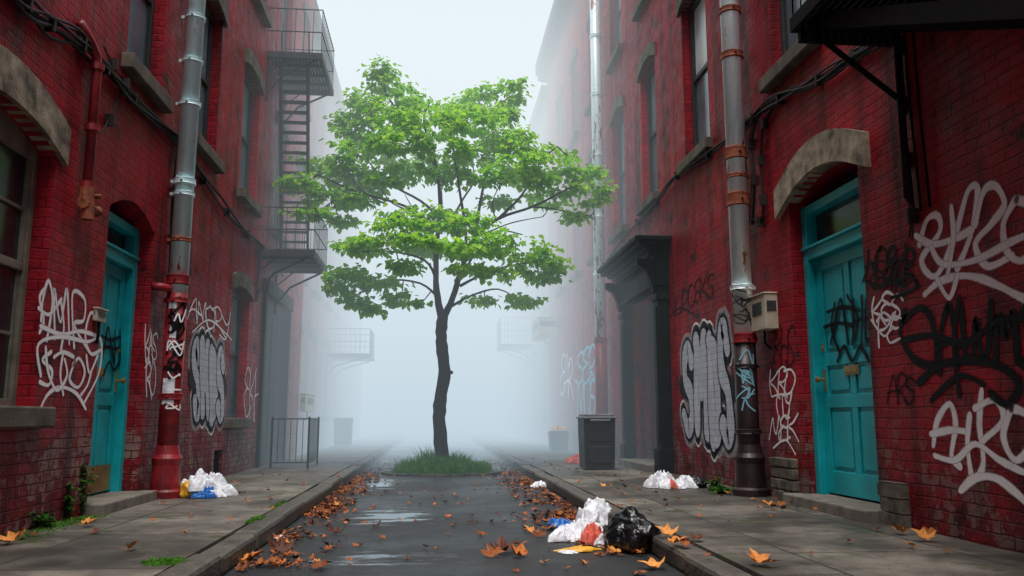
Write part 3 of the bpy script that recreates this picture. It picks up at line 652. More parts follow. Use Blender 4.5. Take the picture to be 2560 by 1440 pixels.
zsL=zat(440,735,xp)
PL=pipe("galvanised steel downpipe with red cast-iron foot by the wall",xp,ypL,.088,PV,zsL,12.5,M_galv,M_redpipe,
 [(zat(485,40,xp),.05,1.16,M_galv),(zat(480,152,xp),.05,1.18,M_galv),(zat(475,262,xp),.06,1.25,M_galv),(zat(462,455,xp),.07,1.22,M_galv),(zat(462,488,xp),.05,1.18,M_galv),(zat(452,600,xp),.05,1.1,M_rust),(zat(445,700,xp),.10,1.25,M_redpipe),(zsL-.06,.06,1.3,M_redpipe),(1.05,.07,1.28,M_redpipe),(7.2,.06,1.2,M_galv)])
for (z0,z1,a0,a1) in ((.98,1.22,-2.2,-1.0),(1.6,1.72,-1.8,-1.2),(1.88,1.96,-2.1,-1.3)):
    mb=MB()
    for k in range(6):
        a=a0+(a1-a0)*k/6; b=a0+(a1-a0)*(k+1)/6; r=.0975
        mb.face([(xp+r*math.cos(a),ypL+r*math.sin(a),z0),(xp+r*math.cos(b),ypL+r*math.sin(b),z0),(xp+r*math.cos(b),ypL+r*math.sin(b),z1),(xp+r*math.cos(a),ypL+r*math.sin(a),z1)])
    mk("sticker",mb,M_pwhite,PL)
def cyl_scribble(xc,yc,r,z0,z1,n,wd,mat,parent,lab,a0=-2.4,a1=-.7):
    mb=MB(); mb.uv=[]; off=0
    for k in range(n):
        off+=.0004; rr=r+off; zc=U(z0,z1); az=[(a0+(a1-a0)*min(1,max(0,.25+.25*i+U(-.25,.25))),zc+U(-.09,.09)) for i in range(4)]
        P=ribbon_pts(az,6)
        for i in range(len(P)-1):
            (a,za),(b,zb)=P[i],P[i+1]; l=math.hypot((b-a)*r,zb-za) or 1e-5; nx,nzz=-(zb-za)/l*wd/2/r,(b-a)*r/l*wd/2
            q=[(a+nx,za+nzz),(a-nx,za-nzz),(b-nx,zb-nzz),(b+nx,zb+nzz)]
            mb.face([(xc+rr*math.cos(t),yc+rr*math.sin(t),z) for t,z in q]); mb.uv+=[(0,1),(0,-1),(1,-1),(1,1)]
    mk("graffiti",mb,mat,parent,label=lab)
cyl_scribble(xp,ypL,.1,1.1,1.95,18,.030,S_black,PL,"black marker tags on the pipe",-2.3,-.4)
cyl_scribble(xp,ypL,.108,1.0,1.9,8,.018,S_white,PL,"white marker tags on the pipe",-2.3,-.4)
xq=XR-.17; ypR=on_x(1855,720,xq).y; zsR=zat(1868,845,xq)
PR=pipe("rusty white downpipe with black cast-iron foot by the wall",xq,ypR,.098,PV,zsR,10.7,M_galvR,M_darkpipe,
 [(zat(1825,28,xq),.07,1.15,M_rust),(zat(1830,140,xq),.08,1.18,M_rust),(zat(1840,385,xq),.13,1.16,M_rust),(zat(1845,440,xq),.05,1.1,M_rust),(zat(1848,498,xq),.14,1.18,M_rust),(zat(1860,718,xq),.06,1.22,M_galvR),(zsR,.10,1.25,M_redpipe),(1.35,.05,1.2,M_darkpipe),(.72,.06,1.3,M_darkpipe),(6.6,.08,1.2,M_rust)],s=-1)
cyl_scribble(xq,ypR,.108,.95,1.5,10,.018,S_cyan,PR,"pale blue marker tags on the pipe",-3.1,-1.2)
cyl_scribble(xq,ypR,.11,1.55,2.1,9,.018,S_dred,PR,"dark marker tags on the pipe",-3.1,-1.2)
y2=on_x(1495,450,xq).y; zs2=zat(1500,850,xq)
pipe("pale downpipe with red lower section by the wall",xq,y2,.105,PV,zs2,10.7,M_galvR,M_redpipe,[(z,.06,1.18,M_galvR) for z in (3.5,4.6,5.8,7.0,8.2,9.4)]+[(zs2,.08,1.2,M_redpipe)],s=-1)
E=empty("standpipe",(XL,6.15,2.4),label="small red wall pipe ending in a valve",category="pipe")
P0=on_x(232,150,XL+.07); P1=on_x(218,470,XL+.07); ys_=P1.y
mb=MB(); mb.tube([(XL+.02,ys_-.25,P0.z+.22),(XL+.05,ys_-.12,P0.z+.14),(XL+.07,ys_-.03,P0.z+.06),(XL+.07,ys_,P0.z-.04),(XL+.07,ys_,P1.z)],.036,12); mk("pipe",mb,M_redpipe,E,smooth=True)
for z in (P0.z-.02,P0.z-.5,P1.z+.02):
    mb=MB(); mb.tube([(XL+.07,ys_,z-.025),(XL+.07,ys_,z+.025)],.05,12); mk("collar",mb,M_redpipe,E)
mb=MB(); mb.tube([(XL+.07,ys_,P1.z),(XL+.07,ys_,P1.z-.10),(XL+.09,ys_,P1.z-.17),(XL+.09,ys_,P1.z-.24)],[.05,.055,.04,.045],12); mb.tube([(XL+.07,ys_-.05,P1.z-.12),(XL+.07,ys_+.16,P1.z-.13),(XL+.07,ys_+.2,P1.z-.13)],[.045,.03,.045],10); mb.tube([(XL+.09,ys_+.05,P1.z-.05),(XL+.16,ys_+.05,P1.z-.05)],.02,8); mk("valve",mb,M_rust,E)
E=empty("pipe_branch",(XL,ypL,2),label="short red pipe branch on the wall",category="pipe")
a=on_x(420,722,XL+.10); mb=MB(); mb.tube([(XL-.0,a.y-.14,a.z),(XL+.08,a.y-.12,a.z),(XL+.11,a.y-.04,a.z),(XL+.14,a.y+.25,a.z-.02)],.038,12); mk("pipe",mb,M_redpipe,E,smooth=True)
# ================= cables
def cables(lab,px,X,s,n,r,spread,mat=M_cable):
    base=[on_x(u,v,X) for u,v in px]
    mb=MB()
    for k in range(n):
        oy=U(-spread,spread); oz=U(-spread,spread); q=[]
        pts=ribbon_pts([(p.y,p.z) for p in base],10)
        ph=U(0,6)
        for i,(y,z) in enumerate(pts):
            w=math.sin(i*.31+ph)*spread*.7+math.sin(i*.13+ph*2)*spread
            q.append((X+s*(.03+.018*(k%3)),y+oy*.3,z+oz+w))
        mb.tube(q,r*U(.6,1.3),6)
    for i in range(1,len(base)-1):
        p=base[i]; mb.box((X+s*.001,p.y-.012,p.z-.05),(X+s*.075,p.y+.012,p.z+.05))
    return mk("cable_bundle",mb,mat,None,label=lab,category="cables")
cables("bundle of dark cables strung along brick wall",[(-60,-90),(50,10),(110,60),(190,110),(250,170),(320,245),(440,352)],XL,1,7,.014,.032)
cables("bundle of dark cables strung along brick wall",[(440,352),(500,450),(560,530),(610,585),(650,620),(700,690)],XL,1,4,.013,.025)
cables("thin slack cable on brick wall",[(250,110),(270,160),(300,210),(262,300),(240,330)],XL,1,1,.006,.01)
cables("cable running down behind downpipe",[(440,352),(425,480),(420,600),(415,720)],XL,1,3,.014,.025)
cables("thick bundle of dark cables along brick wall",[(2320,10),(2230,80),(2150,140),(2060,200),(1960,248),(1895,295),(1850,330)],XR,-1,7,.013,.030)
cables("bundle of dark cables along brick wall",[(1850,330),(1780,385),(1700,440),(1650,505),(1600,555),(1560,600),(1525,650)],XR,-1,4,.013,.022)
cables("cables looping down beside downpipe",[(1960,250),(1920,310),(1912,400),(1918,500),(1912,555),(1880,545)],XR,-1,2,.010,.015)
cables("cables looping down beside downpipe",[(1900,300),(1888,360),(1895,450),(1890,560)],XR,-1,3,.009,.015)
cables("vertical iron conduits on brick wall",[(2250,-20),(2258,120),(2268,260),(2278,400),(2285,500)],XR,-1,4,.012,.02)
cables("thin cable on brick wall",[(2285,500),(2295,540),(2290,600)],XR,-1,2,.007,.012)
def wbox(name,lab,u0,u1,v0,v1,X,s,dep,mat,cat):
    a=on_x(u0,v0,X); b=on_x(u1,v1,X); E=empty(name,(X,(a.y+b.y)/2,b.z),label=lab,category=cat)
    y0,y1=sorted((a.y,b.y)); z0,z1=sorted((a.z,b.z))
    mb=MB(); mb.box((X,y0,z0),(X+s*dep,y1,z1)); mb.box((X,y0-.01,z1),(X+s*(dep+.015),y1+.01,z1+.015)); mk("casing",mb,mat,E,bevel=.008)
    mb=MB(); mb.box((X+s*dep,y0+(y1-y0)*.2,z0+(z1-z0)*.45),(X+s*(dep+.006),y1-(y1-y0)*.2,z1-(z1-z0)*.2)); mb.box((X+s*.02,y0-.004,z0+(z1-z0)*.5),(X+s*(dep-.02),y0,z1-(z1-z0)*.2)); mk("panel",mb,M_frame,E)
    mb=MB(); mb.tube([(X+s*dep*.5,(y0+y1)/2,z0+.01),(X+s*dep*.5,(y0+y1)/2,z0-.12),(X+s*.01,(y0+y1)/2,z0-.17)],.012,8); mk("conduit",mb,M_iron,E)
wbox("meter_box","beige electricity meter box mounted on brick wall",1905,1948,748,822,XR,-1,.13,M_beige,"meter box")
wbox("intercom","small beige intercom panel beside teal door",232,254,772,808,XL,1,.035,M_beige,"intercom")
wbox("meter_box","small pale meter box on wall in fog",750,772,985,1030,XL,1,.12,M_beige,"meter box")
wbox("meter_box","pale wall box in fog",1372,1395,812,838,XR,-1,.5,M_beige,"meter box")
# ================= fire escapes
def escape(X,s,y0,y1,z,proj,lab,mat,rail=.62,stair=None,brack=True):
    E=empty("fire_escape",(X,(y0+y1)/2,z),label=lab,category="fire escape"); xo=X+s*proj
    mb=MB(); mb.box((xo,y0,z-.07),(xo-s*.04,y1,z+.03)); mb.box((X,y0,z-.07),(xo-s*.041,y0+.04,z+.03)); mb.box((X,y1-.04,z-.07),(xo-s*.041,y1,z+.03))
    n=int(proj/.055)
    for i in range(n):
        x=X+s*(.01+i*(proj-.05)/n); mb.box((x,y0+.041,z-.01),(x+s*.044,y1-.041,z+.01))
    k=int((y1-y0)/.5)
    for i in range(1,k+1): mb.box((X,y0+i*(y1-y0)/(k+1)-.02,z-.05),(xo-s*.041,y0+i*(y1-y0)/(k+1)+.02,z-.012))
    mk("platform",mb,mat,E)
    if rail:
        mb=MB()
        for zz in (z+rail,z+rail*.5): mb.tube([(X,y0+.02,zz),(xo-s*.02,y0+.02,zz),(xo-s*.02,y1-.02,zz),(X,y1-.02,zz)],.010,6)
        for (a,b) in (((X,y0+.02),(xo-s*.02,y0+.02)),((xo-s*.02,y0+.02),(xo-s*.02,y1-.02)),((xo-s*.02,y1-.02),(X,y1-.02))):
            Lh=math.hypot(a[0]-b[0],a[1]-b[1]); n=max(2,int(Lh/.12))
            for i in range(n+1):
                x=a[0]+(b[0]-a[0])*i/n; y=a[1]+(b[1]-a[1])*i/n; mb.box((x-.004,y-.004,z+.03),(x+.004,y+.004,z+rail))
        mk("railing",mb,mat,E)
    if brack:
        for y in (y0+.06,y1-.06):
            mb=MB(); mb.tube([(xo-s*.06,y,z-.05),(X+s*.25,y,z-.32),(X+s*.02,y,z-.62)],.018,6); mb.tube([(X+s*.02,y,z-.05),(X+s*.02,y,z-.75)],.018,6)
            mb.tube([(X+s*.02,y,z-.30),(X+s*.30,y,z-.06)],.012,6); mk("bracket",mb,mat,E)
    if stair:
        (ya,za,yb,zb)=stair; mb=MB(); xs0=X+s*.12; xs1=X+s*.55
        for x in (xs0,xs1): mb.tube([(x,ya,za),(x,yb,zb)],.022,6); mb.tube([(x,ya,za+.6),(x,yb,zb+.6)],.010,6)
        n=int(abs(zb-za)/.15)
        for i in range(n):
            t=(i+.5)/n; y=ya+(yb-ya)*t; zz=za+(zb-za)*t; mb.box((xs0,y-.06,zz-.009),(xs1,y+.06,zz+.009))
        mk("stair",mb,mat,E)
    return E
escape(XL,1,12.25,13.75,6.42,.84,"iron fire escape balcony with railing and stair on brick wall",M_ironG,rail=.75,stair=(13.5,3.3,12.7,6.4))
escape(XL,1,12.25,13.75,3.30,.84,"iron fire escape balcony with brackets above dark entrance",M_ironG,rail=.68)
escape(-2.95,1,22.5,24.2,2.55,1.2,"fog-veiled fire escape balcony",M_ironG,rail=.7)
escape(XR,-1,26.5,28.2,3.2,1.1,"fog-veiled fire escape balcony",M_ironG,rail=.9)
RE=escape(XR,-1,1.2,5.15,3.56,.78,"black iron fire escape platform with diagonal braces and stair",M_iron,rail=1.0,brack=False)
for y in (5.1,3.6,2.2):
    mb=MB(); mb.box((XR-.74,y-.02,3.40),(XR,y+.02,3.47)); mb.tube([(XR-.62,y,3.46),(XR-.01,y,2.98)],.022,6); mb.tube([(XR-.02,y,3.46),(XR-.02,y,2.90)],.016,6); mk("brace",mb,M_iron,RE)
mb=MB(); n=15
for i in range(n):
    t=i/n; y=4.95-t*3.2; z=3.48-t*1.5
    for k in range(3): mb.box((XR-.62,y-.11+k*.07,z-.012),(XR-.07,y-.06+k*.07,z+.012))
for x in (XR-.65,XR-.05):
    mb.face([(x,5.1,3.50),(x,1.7,1.9),(x,1.7,2.02),(x,5.1,3.62)]); mb.face([(x+.02,5.1,3.50),(x+.02,1.7,1.9),(x+.02,1.7,2.02),(x+.02,5.1,3.62)]); mb.face([(x,5.1,3.50),(x,1.7,1.9),(x+.02,1.7,1.9),(x+.02,5.1,3.50)])
mk("stair",mb,M_iron,RE)
mb=MB()
for y in (4.9,5.0,5.08): mb.tube([(XR-.04,y,3.5),(XR-.04,y,2.95),(XR-.02,y,2.2)],.010,6)
mk("hanger_rod",mb,M_iron,RE)
E=empty("metal_railing",(-2.1,12.8,PV),label="low iron railing around basement steps on pavement",category="railing")
mb=MB(); pts=[(-2.40,12.7),(-1.86,12.7),(-1.86,13.7)]
H=.72
for k in range(2):
    a,b=pts[k],pts[k+1]
    for z in (PV+.08,PV+H): mb.tube([(a[0],a[1],z),(b[0],b[1],z)],.011,6)
    n=int(math.hypot(a[0]-b[0],a[1]-b[1])/.085)
    for i in range(n+1):
        x=a[0]+(b[0]-a[0])*i/n; y=a[1]+(b[1]-a[1])*i/n; mb.tube([(x,y,PV+.08),(x,y,PV+H)],.005,5)
for p_ in pts: mb.tube([(p_[0],p_[1],PV),(p_[0],p_[1],PV+H+.03)],.016,8)
mk("rail_panel",mb,M_ironG,E)
def bin_(x,y,w,d,h,lab,mat,lid,group=None):
    E=empty("rubbish_bin",(x,y,PV),label=lab,category="bin")
    mb=MB(); b=.93
    def ring(k,z): return [(x-w/2*k,y-d/2*k,z),(x+w/2*k,y-d/2*k,z),(x+w/2*k,y+d/2*k,z),(x-w/2*k,y+d/2*k,z)]
    R0,R1=ring(b,PV+.02),ring(1,PV+h-.08)
    for i in range(4): mb.face([R0[i],R0[(i+1)%4],R1[(i+1)%4],R1[i]])
    mb.face(R0[::-1]); mb.face(R1)
    for zz in (.12,.5):
        mb.box((x-w*.36,y-d/2-.004,PV+h*zz),(x+w*.36,y-d/2*.93,PV+h*(zz+.3)))
    mk("bin_body",mb,mat,E,bevel=.012)
    mb=MB(); mb.box((x-w/2-.02,y-d/2-.03,PV+h-.08),(x+w/2+.02,y+d/2+.02,PV+h-.045)); mb.box((x-w/2+.01,y-d/2,PV+h-.045),(x+w/2-.01,y+d/2-.01,PV+h-.01)); mk("lid",mb,lid,E,bevel=.012)
    mb=MB(); mb.tube([(x-w*.3,y-d/2-.05,PV+h-.10),(x+w*.3,y-d/2-.05,PV+h-.10)],.012,8); mb.tube([(x-w*.3,y-d/2-.05,PV+h-.10),(x-w*.3,y-d/2+.01,PV+h-.10)],.01,6); mb.tube([(x+w*.3,y-d/2-.05,PV+h-.10),(x+w*.3,y-d/2+.01,PV+h-.10)],.01,6); mk("handle",mb,lid,E)
    return E
bin_(2.36,12.0,.46,.5,.80,"dark grey wheelie bin with pale lid on the pavement",M_bin,M_binlid)
bin_(-2.4,22.5,.45,.5,.75,"fog-veiled dark bin on the pavement",M_bin,M_bin)
bin_(2.85,19.0,.40,.5,.45,"low fog-veiled bin with rubbish on the pavement",M_bin,M_bin)
# ================= trash
def bag(lab,loc,size,mat,seed,name="rubbish_bag",cat="rubbish bag",spiky=.25,sub=5,ripple=1.0,knot=True):
    bm=bmesh.new(); bmesh.ops.create_icosphere(bm,subdivisions=sub,radius=1)
    o=Vector((seed*7.3,seed*3.1,seed))
    for v in bm.verts:
        n=v.co.normalized(); f=1+spiky*noise.noise(n*1.3+o)*1.3
        st=Vector((n.x*3.2,n.y*3.2,n.z*1.2))
        rid=1-abs(noise.noise(st+o*2))*2.2; f+=.08*ripple*rid; rid2=1-abs(noise.noise(n*6+o))*2; f+=.03*ripple*rid2
        p=n*f
        if p.z<-.55: p.z=-.55-(abs(p.z)-.55)*.1
        if knot and n.z>.95: p.z+=.22*(n.z-.95)/.05
        v.co=Vector((p.x*size[0],p.y*size[1],(p.z+.60)*size[2]))
    me=bpy.data.meshes.new(name); bm.to_mesh(me); bm.free(); me.materials.append(mat)
    me.polygons.foreach_set("use_smooth",[True]*len(me.polygons))
    ob=bpy.data.objects.new(name,me); ob.location=loc; ob.rotation_euler=(0,0,seed*1.7); place(ob,None,label=lab,category=cat); return ob
def sheetbag(lab,loc,size,mat,seed,name="plastic_bag",cat="plastic bag"):
    mb=MB(); n=52; o=Vector((seed*5.1,seed*2.3,0))
    for i in range(n):
        for j in range(n):
            x=(i/(n-1)-.5)*2; y=(j/(n-1)-.5)*2
            k=1/max(1e-6,math.sqrt(1+min(abs(x),abs(y))**2/max(1e-6,max(abs(x),abs(y))**2))) if (x or y) else 1
            xx=x*k; yy=y*k; r=math.hypot(xx,yy); an=math.atan2(yy,xx)
            w=1+.30*math.sin(an*3+seed)+.18*math.sin(an*5+seed*2)+.08*math.sin(an*11+seed)
            rd=1-abs(noise.noise(Vector((xx*1.5,yy*1.5,seed))+o))*2.8; rd2=1-abs(noise.noise(Vector((xx*4,yy*4,3))+o))*2.4; rd3=1-abs(noise.noise(Vector((xx*8,yy*8,5))+o))*2
            env=max(0,1-r*r)**.5
            z=.006/size[2]+env*(.38+.42*rd+.20*rd2+.09*rd3)
            mb.v.append((xx*w*size[0]*1.15,yy*w*size[1]*1.15,max(.004,z*size[2])))
    for i in range(n-1):
        for j in range(n-1):
            k=i*n+j; mb.f.append((k,k+n,k+n+1,k+1)); mb.m.append(0)
    ob=mk(name,mb,mat,None,smooth=True,label=lab,category=cat); ob.location=loc; ob.rotation_euler=(0,0,seed); return ob
bag("shiny black rubbish bag slumped against the kerb",on_z(1592,1383,0)+Vector((0,.12,0)),(.18,.16,.135),M_pblack,3,ripple=1.1)
sheetbag("crumpled white plastic bag beside black bag",on_z(1462,1352,0)+Vector((0,.1,0)),(.15,.12,.14),M_pwhite,1.3)
sheetbag("crumpled white plastic bag beside black bag",on_z(1500,1320,0)+Vector((0,.15,0)),(.16,.13,.21),M_pwhite,2.2)
sheetbag("stained reddish paper wrapping in rubbish pile",on_z(1486,1362,0)+Vector((0,.03,0)),(.09,.06,.14),M_ppink,4.1,"paper_wrapping","paper")
sheetbag("blue plastic wrapper on wet road",on_z(1408,1324,0)+Vector((0,.1,0)),(.13,.07,.07),M_pblue,5.1,"plastic_wrapper","wrapper")
sheetbag("yellow wrapper under white bags",on_z(1450,1382,0)+Vector((0,.05,0)),(.11,.04,.03),M_pyel,6.4,"plastic_wrapper","wrapper")
sheetbag("white torn bag on wet road",on_z(1412,1354,0)+Vector((0,.05,0)),(.11,.08,.10),M_pwhite,7.7)
sheetbag("crumpled white plastic bag beside black bag",on_z(1520,1368,0)+Vector((0,.02,0)),(.07,.06,.12),M_pwhite,3.9)
q=on_z(1685,1222,PV)
sheetbag("white plastic bags lying on pavement",q+Vector((-.10,.1,0)),(.14,.11,.18),M_pwhite,3.3)
sheetbag("white plastic bag by brick wall",q+Vector((.14,.08,0)),(.12,.09,.13),M_pwhite,8.3)
sheetbag("stained paper on pavement",q+Vector((-.04,.0,0)),(.06,.05,.10),M_ppink,9.1,"paper_wrapping","paper")
bag("small dark rubbish bag by brick wall",q+Vector((.28,.12,0)),(.10,.09,.07),M_pblack,5)
q=on_z(505,1245,PV)
bag("yellow rubbish bag by foot of downpipe",q+Vector((-.10,.10,0)),(.13,.10,.09),M_pyel,8,knot=False)
sheetbag("white plastic bag on top of yellow bag",q+Vector((-.05,.14,.06)),(.18,.12,.19),M_pwhite,2.9)
sheetbag("blue plastic wrapper beside yellow bag",q+Vector((.05,.02,0)),(.11,.07,.10),M_pblue,1.1,"plastic_wrapper","wrapper")
sheetbag("white plastic bag on pavement",q+Vector((.10,.12,0)),(.12,.10,.13),M_pwhite,6.6)
sheetbag("scrap of white paper among leaves",on_z(1348,1218,0),(.12,.08,.08),M_pwhite,4.6,"paper_scrap","paper")
sheetbag("rubbish on top of low bin",Vector((2.85,19.0,PV+.45)),(.16,.15,.12),M_pyel,4.6,"plastic_wrapper","wrapper")
sheetbag("pink rubbish on pavement in fog",on_z(1445,1158,PV),(.16,.12,.14),M_ppink,3.6,"paper_wrapping","paper")
for i,(u,v) in enumerate(((700,1347),(1420,1385))): sheetbag("flat scrap of white paper on road",on_z(u,v,0),(.045,.03,.02),M_pwhite,i+11.0,"paper_scrap","paper")
# ================= tree
TY=13.2
T=empty("tree",on_y(1106,1180,TY),label="slender green-leafed tree growing from grassy mound in the road",category="tree")
def tp(u,v,dy=0):
    p=on_y(u,v,TY); p.y+=dy; return p
mb=MB()
def limb(px,r0,r1,dy0,dy1,sides=8):
    n=len(px); pts=[tp(u,v,dy0+(dy1-dy0)*i/(n-1)) for i,(u,v) in enumerate(px)]
    P=[]
    for i in range(n-1):
        for k in range(4):
            t=k/4; a=pts[max(0,i-1)];b=pts[i];c=pts[i+1];d_=pts[min(n-1,i+2)]
            P.append(.5*((2*b)+(c-a)*t+(2*a-5*b+4*c-d_)*t*t+(3*b-a-3*c+d_)*t**3))
    P.append(pts[-1]); m=len(P)
    rr=[(r0+(r1-r0)*(i/(m-1))**.8)*(1+.05*math.sin(i*1.3)) for i in range(m)]
    P=[p+Vector((U(-1,1),U(-1,1),0))*rr[i]*.09 for i,p in enumerate(P)]
    mb.tube(P,rr,sides); return P,rr
limb([(1107,1190),(1106,1150),(1098,1060),(1101,1000),(1111,940),(1106,880),(1103,830),(1108,790)],.112,.088,0,0,14)
mb.tube([tp(1107,1188),tp(1107,1172),tp(1105,1145)],[.19,.145,.108],14)
mb.tube([tp(1114,935),tp(1114,935)+Vector((.11,-.04,.03))],[.04,.026],8)
BR=[([(1106,800),(1094,745),(1090,700),(1092,600),(1102,500),(1085,400),(1020,310),(965,220)],.068,.014,0,.3),
([(1108,795),(1132,745),(1152,680),(1185,600),(1245,553),(1330,525),(1420,480)],.060,.013,0,-.3),
([(1185,605),(1202,500),(1222,400),(1245,250)],.034,.01,-.1,.5),
([(1155,680),(1165,600),(1150,500),(1130,380),(1115,300)],.036,.01,0,-.5),
([(1092,640),(1070,560),(1010,520),(900,490),(800,450)],.035,.01,0,-.3),
([(1098,540),(1050,490),(960,430),(880,330)],.030,.01,.1,.7),
([(1092,700),(1060,655),(970,640),(890,650)],.028,.008,0,-.6),
([(1096,745),(1050,705),(960,695),(875,735)],.024,.008,0,.4),
([(1150,715),(1210,688),(1290,668),(1375,670)],.028,.008,0,-.4),
([(1130,765),(1180,735),(1250,715),(1312,745)],.024,.008,0,.5),
([(1245,553),(1300,500),(1340,430),(1380,395)],.026,.008,-.2,-.6),
([(1100,520),(1090,420),(1060,330),(1075,290)],.026,.008,0,-.6),
([(1092,660),(1075,600),(1020,570),(980,580)],.024,.008,0,-1.0),
([(1155,690),(1200,620),(1240,600),(1290,620)],.022,.008,0,-1.0),
([(900,490),(850,505),(800,540),(770,560)],.014,.006,-.2,-.3),
([(960,508),(900,470),(850,400),(790,385)],.016,.006,0,.3),
([(1330,525),(1390,530),(1440,545),(1480,540)],.016,.006,-.2,-.1),
([(1120,560),(1160,480),(1190,420),(1180,330)],.026,.008,.2,.9),
([(1010,522),(980,505),(960,480),(940,450)],.014,.006,0,.2),([(1065,560),(1030,510),(1010,470)],.014,.006,0,.4),([(1240,555),(1230,510),(1250,470)],.014,.006,0,-.3),([(1205,590),(1270,560),(1320,545),(1360,535)],.014,.006,-.1,.2)]
ends=[]
for b_ in BR: ends.append(limb(*b_))
CL=[(955,190,52,30,.3),(900,225,40,27,.5),(1010,236,44,26,.2),(866,282,32,24,.4),(950,156,18,11,.2),(1035,258,32,20,0),(930,262,46,26,.1),
(1205,202,42,28,.5),(1272,222,34,34,.4),(1168,240,36,26,.6),(1105,275,42,22,.0),(1262,278,32,26,.2),(1292,195,14,10,.2),(1215,258,42,24,.2),
(900,312,56,28,.3),(985,322,68,32,-.4),(1085,338,74,36,-.6),(1185,318,68,32,-.3),(1240,335,36,26,.4),
(912,380,64,28,-.3),(1010,392,72,30,-.7),(1115,400,74,30,-.6),(1205,383,52,26,.2),(925,436,64,22,.2),(1040,440,62,20,-.2),(1130,452,54,20,-.2),(960,468,42,14,-.3),
(785,388,52,16,.2),(838,418,54,27,.0),(766,470,44,22,-.2),(828,502,58,24,-.1),(730,462,22,10,0),(780,542,34,16,-.3),(890,455,44,22,.4),(858,550,18,10,0),(900,505,36,12,-.2),
(1285,385,54,30,-.4),(1360,393,50,24,-.3),(1408,432,60,26,-.1),(1305,440,66,31,-.6),(1455,478,44,30,-.2),(1215,462,50,18,-.5),(1378,492,52,20,.2),(1492,430,18,9,0),(1290,346,22,12,-.2),(1250,490,40,13,.3),(1432,380,20,11,0),(1440,540,28,10,0),(1484,500,24,17,0),(1330,478,46,16,-.5),
(1085,566,90,25,-.5),(1000,588,64,26,-.8),(1165,588,60,24,-.7),(930,632,72,28,-.5),(1040,636,82,24,-.9),(1145,650,82,24,-.9),(1245,634,72,26,-.8),(1335,655,60,23,-.4),(1250,690,68,19,-.3),(876,690,50,26,0),(878,745,32,20,.3),(948,705,50,18,.2),(1316,742,36,22,.4),(1382,672,24,15,-.3),(1000,742,18,20,.2),(1348,692,36,14,0),(841,715,20,10,.2),(930,770,15,9,.2),(1210,742,28,11,.4),(1035,758,14,10,0),(1180,690,46,13,-.6),(1010,680,46,13,-.6),
(1000,370,60,30,.9),(1110,370,66,30,1.0),(1080,610,62,18,.5),(1300,410,54,28,.7),(860,430,46,24,.7)]
allp=[p for P,_ in ends for p in P[2:]]
sprays=[]
PX=TY/F*1.02
for (u,v,ru,rv,dy) in CL:
    c=tp(u,v,dy); rx=ru*PX; rz=rv*PX; ry=max(.22,min(rx,.55))
    near=min(allp,key=lambda q:(q-c).length)
    mid=(near+c)/2+Vector((0,0,-.08)); mb.tube([near,mid,c],[.011,.008,.004],5)
    ns=int(8+rx*rz*265)
    for k in range(ns):
        while True:
            d_=Vector((U(-1,1),U(-1,1),U(-1,1)))
            if .15<d_.length<1.0: break
        d_=d_*(d_.length**-.5)
        if d_.z<-.3: d_.z*=.5
        edge=1+.55*noise.noise(Vector((d_.x*2.4+u,d_.y*2,d_.z*2.4+v)))
        s_=c+Vector((d_.x*rx*edge,d_.y*ry,d_.z*rz*edge))
        if noise.noise(s_*2.4)<-.34: continue
        sprays.append((s_,d_))
        if k%4==0: mb.tube([c+(s_-c)*.15,s_+Vector((0,0,-.03))],[.005,.003],4)
mk("trunk",mb,M_bark,T,smooth=True)
mb=MB()
def addleaf(p,dirv,nrm,Ls,W):
    side=dirv.cross(nrm)
    if side.length<1e-5: return
    side.normalize(); nrm=side.cross(dirv).normalized()
    a=p; t=p+dirv*Ls-nrm*Ls*.18; m1=p+dirv*Ls*.35
    l1=m1+side*W*.5+nrm*W*.12; r1=m1-side*W*.5+nrm*W*.12; l2=p+dirv*Ls*.72+side*W*.36; r2=p+dirv*Ls*.72-side*W*.36
    n=len(mb.v); mb.v+= [tuple(x) for x in (a,l1,l2,t,r2,r1)]
    mb.f.append((n,n+1,n+2,n+3)); mb.f.append((n,n+3,n+4,n+5)); mb.m+=[0,0]
for (s_,d_) in sprays:
    out=Vector((d_.x,d_.y,0)); out=out.normalized() if out.length>.01 else Vector((1,0,0))
    r=U(.055,.105)
    for k in range(random.randint(9,14)):
        o=Vector((random.gauss(0,r),random.gauss(0,r),random.gauss(0,r*.38))); p=s_+o
        dv=(Vector((o.x,o.y,0))*3+out*.5+Vector((U(-.4,.4),U(-.7,.2),U(-.9,-.05)))).normalized()
        nr=(Vector((0,0,1))+Vector((U(-.6,.6),U(-1.2,.0),U(-.2,.2)))).normalized()
        Ls=U(.070,.125); addleaf(p,dv,nr,Ls,Ls*U(.75,1.0))
mk("crown",mb,M_leaf,T)
mc=on_z(1106,1180,0.0); mc.y=TY
mb=MB(); NR,NA=8,40
rad=[]
for j in range(NA): rad.append(.70*(1+.16*noise.noise(Vector((math.cos(j/NA*6.283)*1.5,math.sin(j/NA*6.283)*1.5,2)))))
for i in range(NR+1):
    for j in range(NA):
        k=i/NR; a=j/NA*6.2832; rr=rad[j]*k
        mb.v.append((mc.x+rr*math.cos(a)*1.05,mc.y+rr*math.sin(a)*.95,.004+.11*(1-k**2)+.02*noise.noise(Vector((rr*5*math.cos(a),rr*5*math.sin(a),0)))*(1-k)))
for i in range(NR):
    for j in range(NA):
        j2=(j+1)%NA; mb.f.append((i*NA+j,(i+1)*NA+j,(i+1)*NA+j2,i*NA+j2)); mb.m.append(0)
M_soil=simple("mossy_soil",(.03,.05,.015),.9,var=.5,bstr=.8); mk("soil_mound",mb,M_soil,None,smooth=True,kind="structure")
mb=MB()
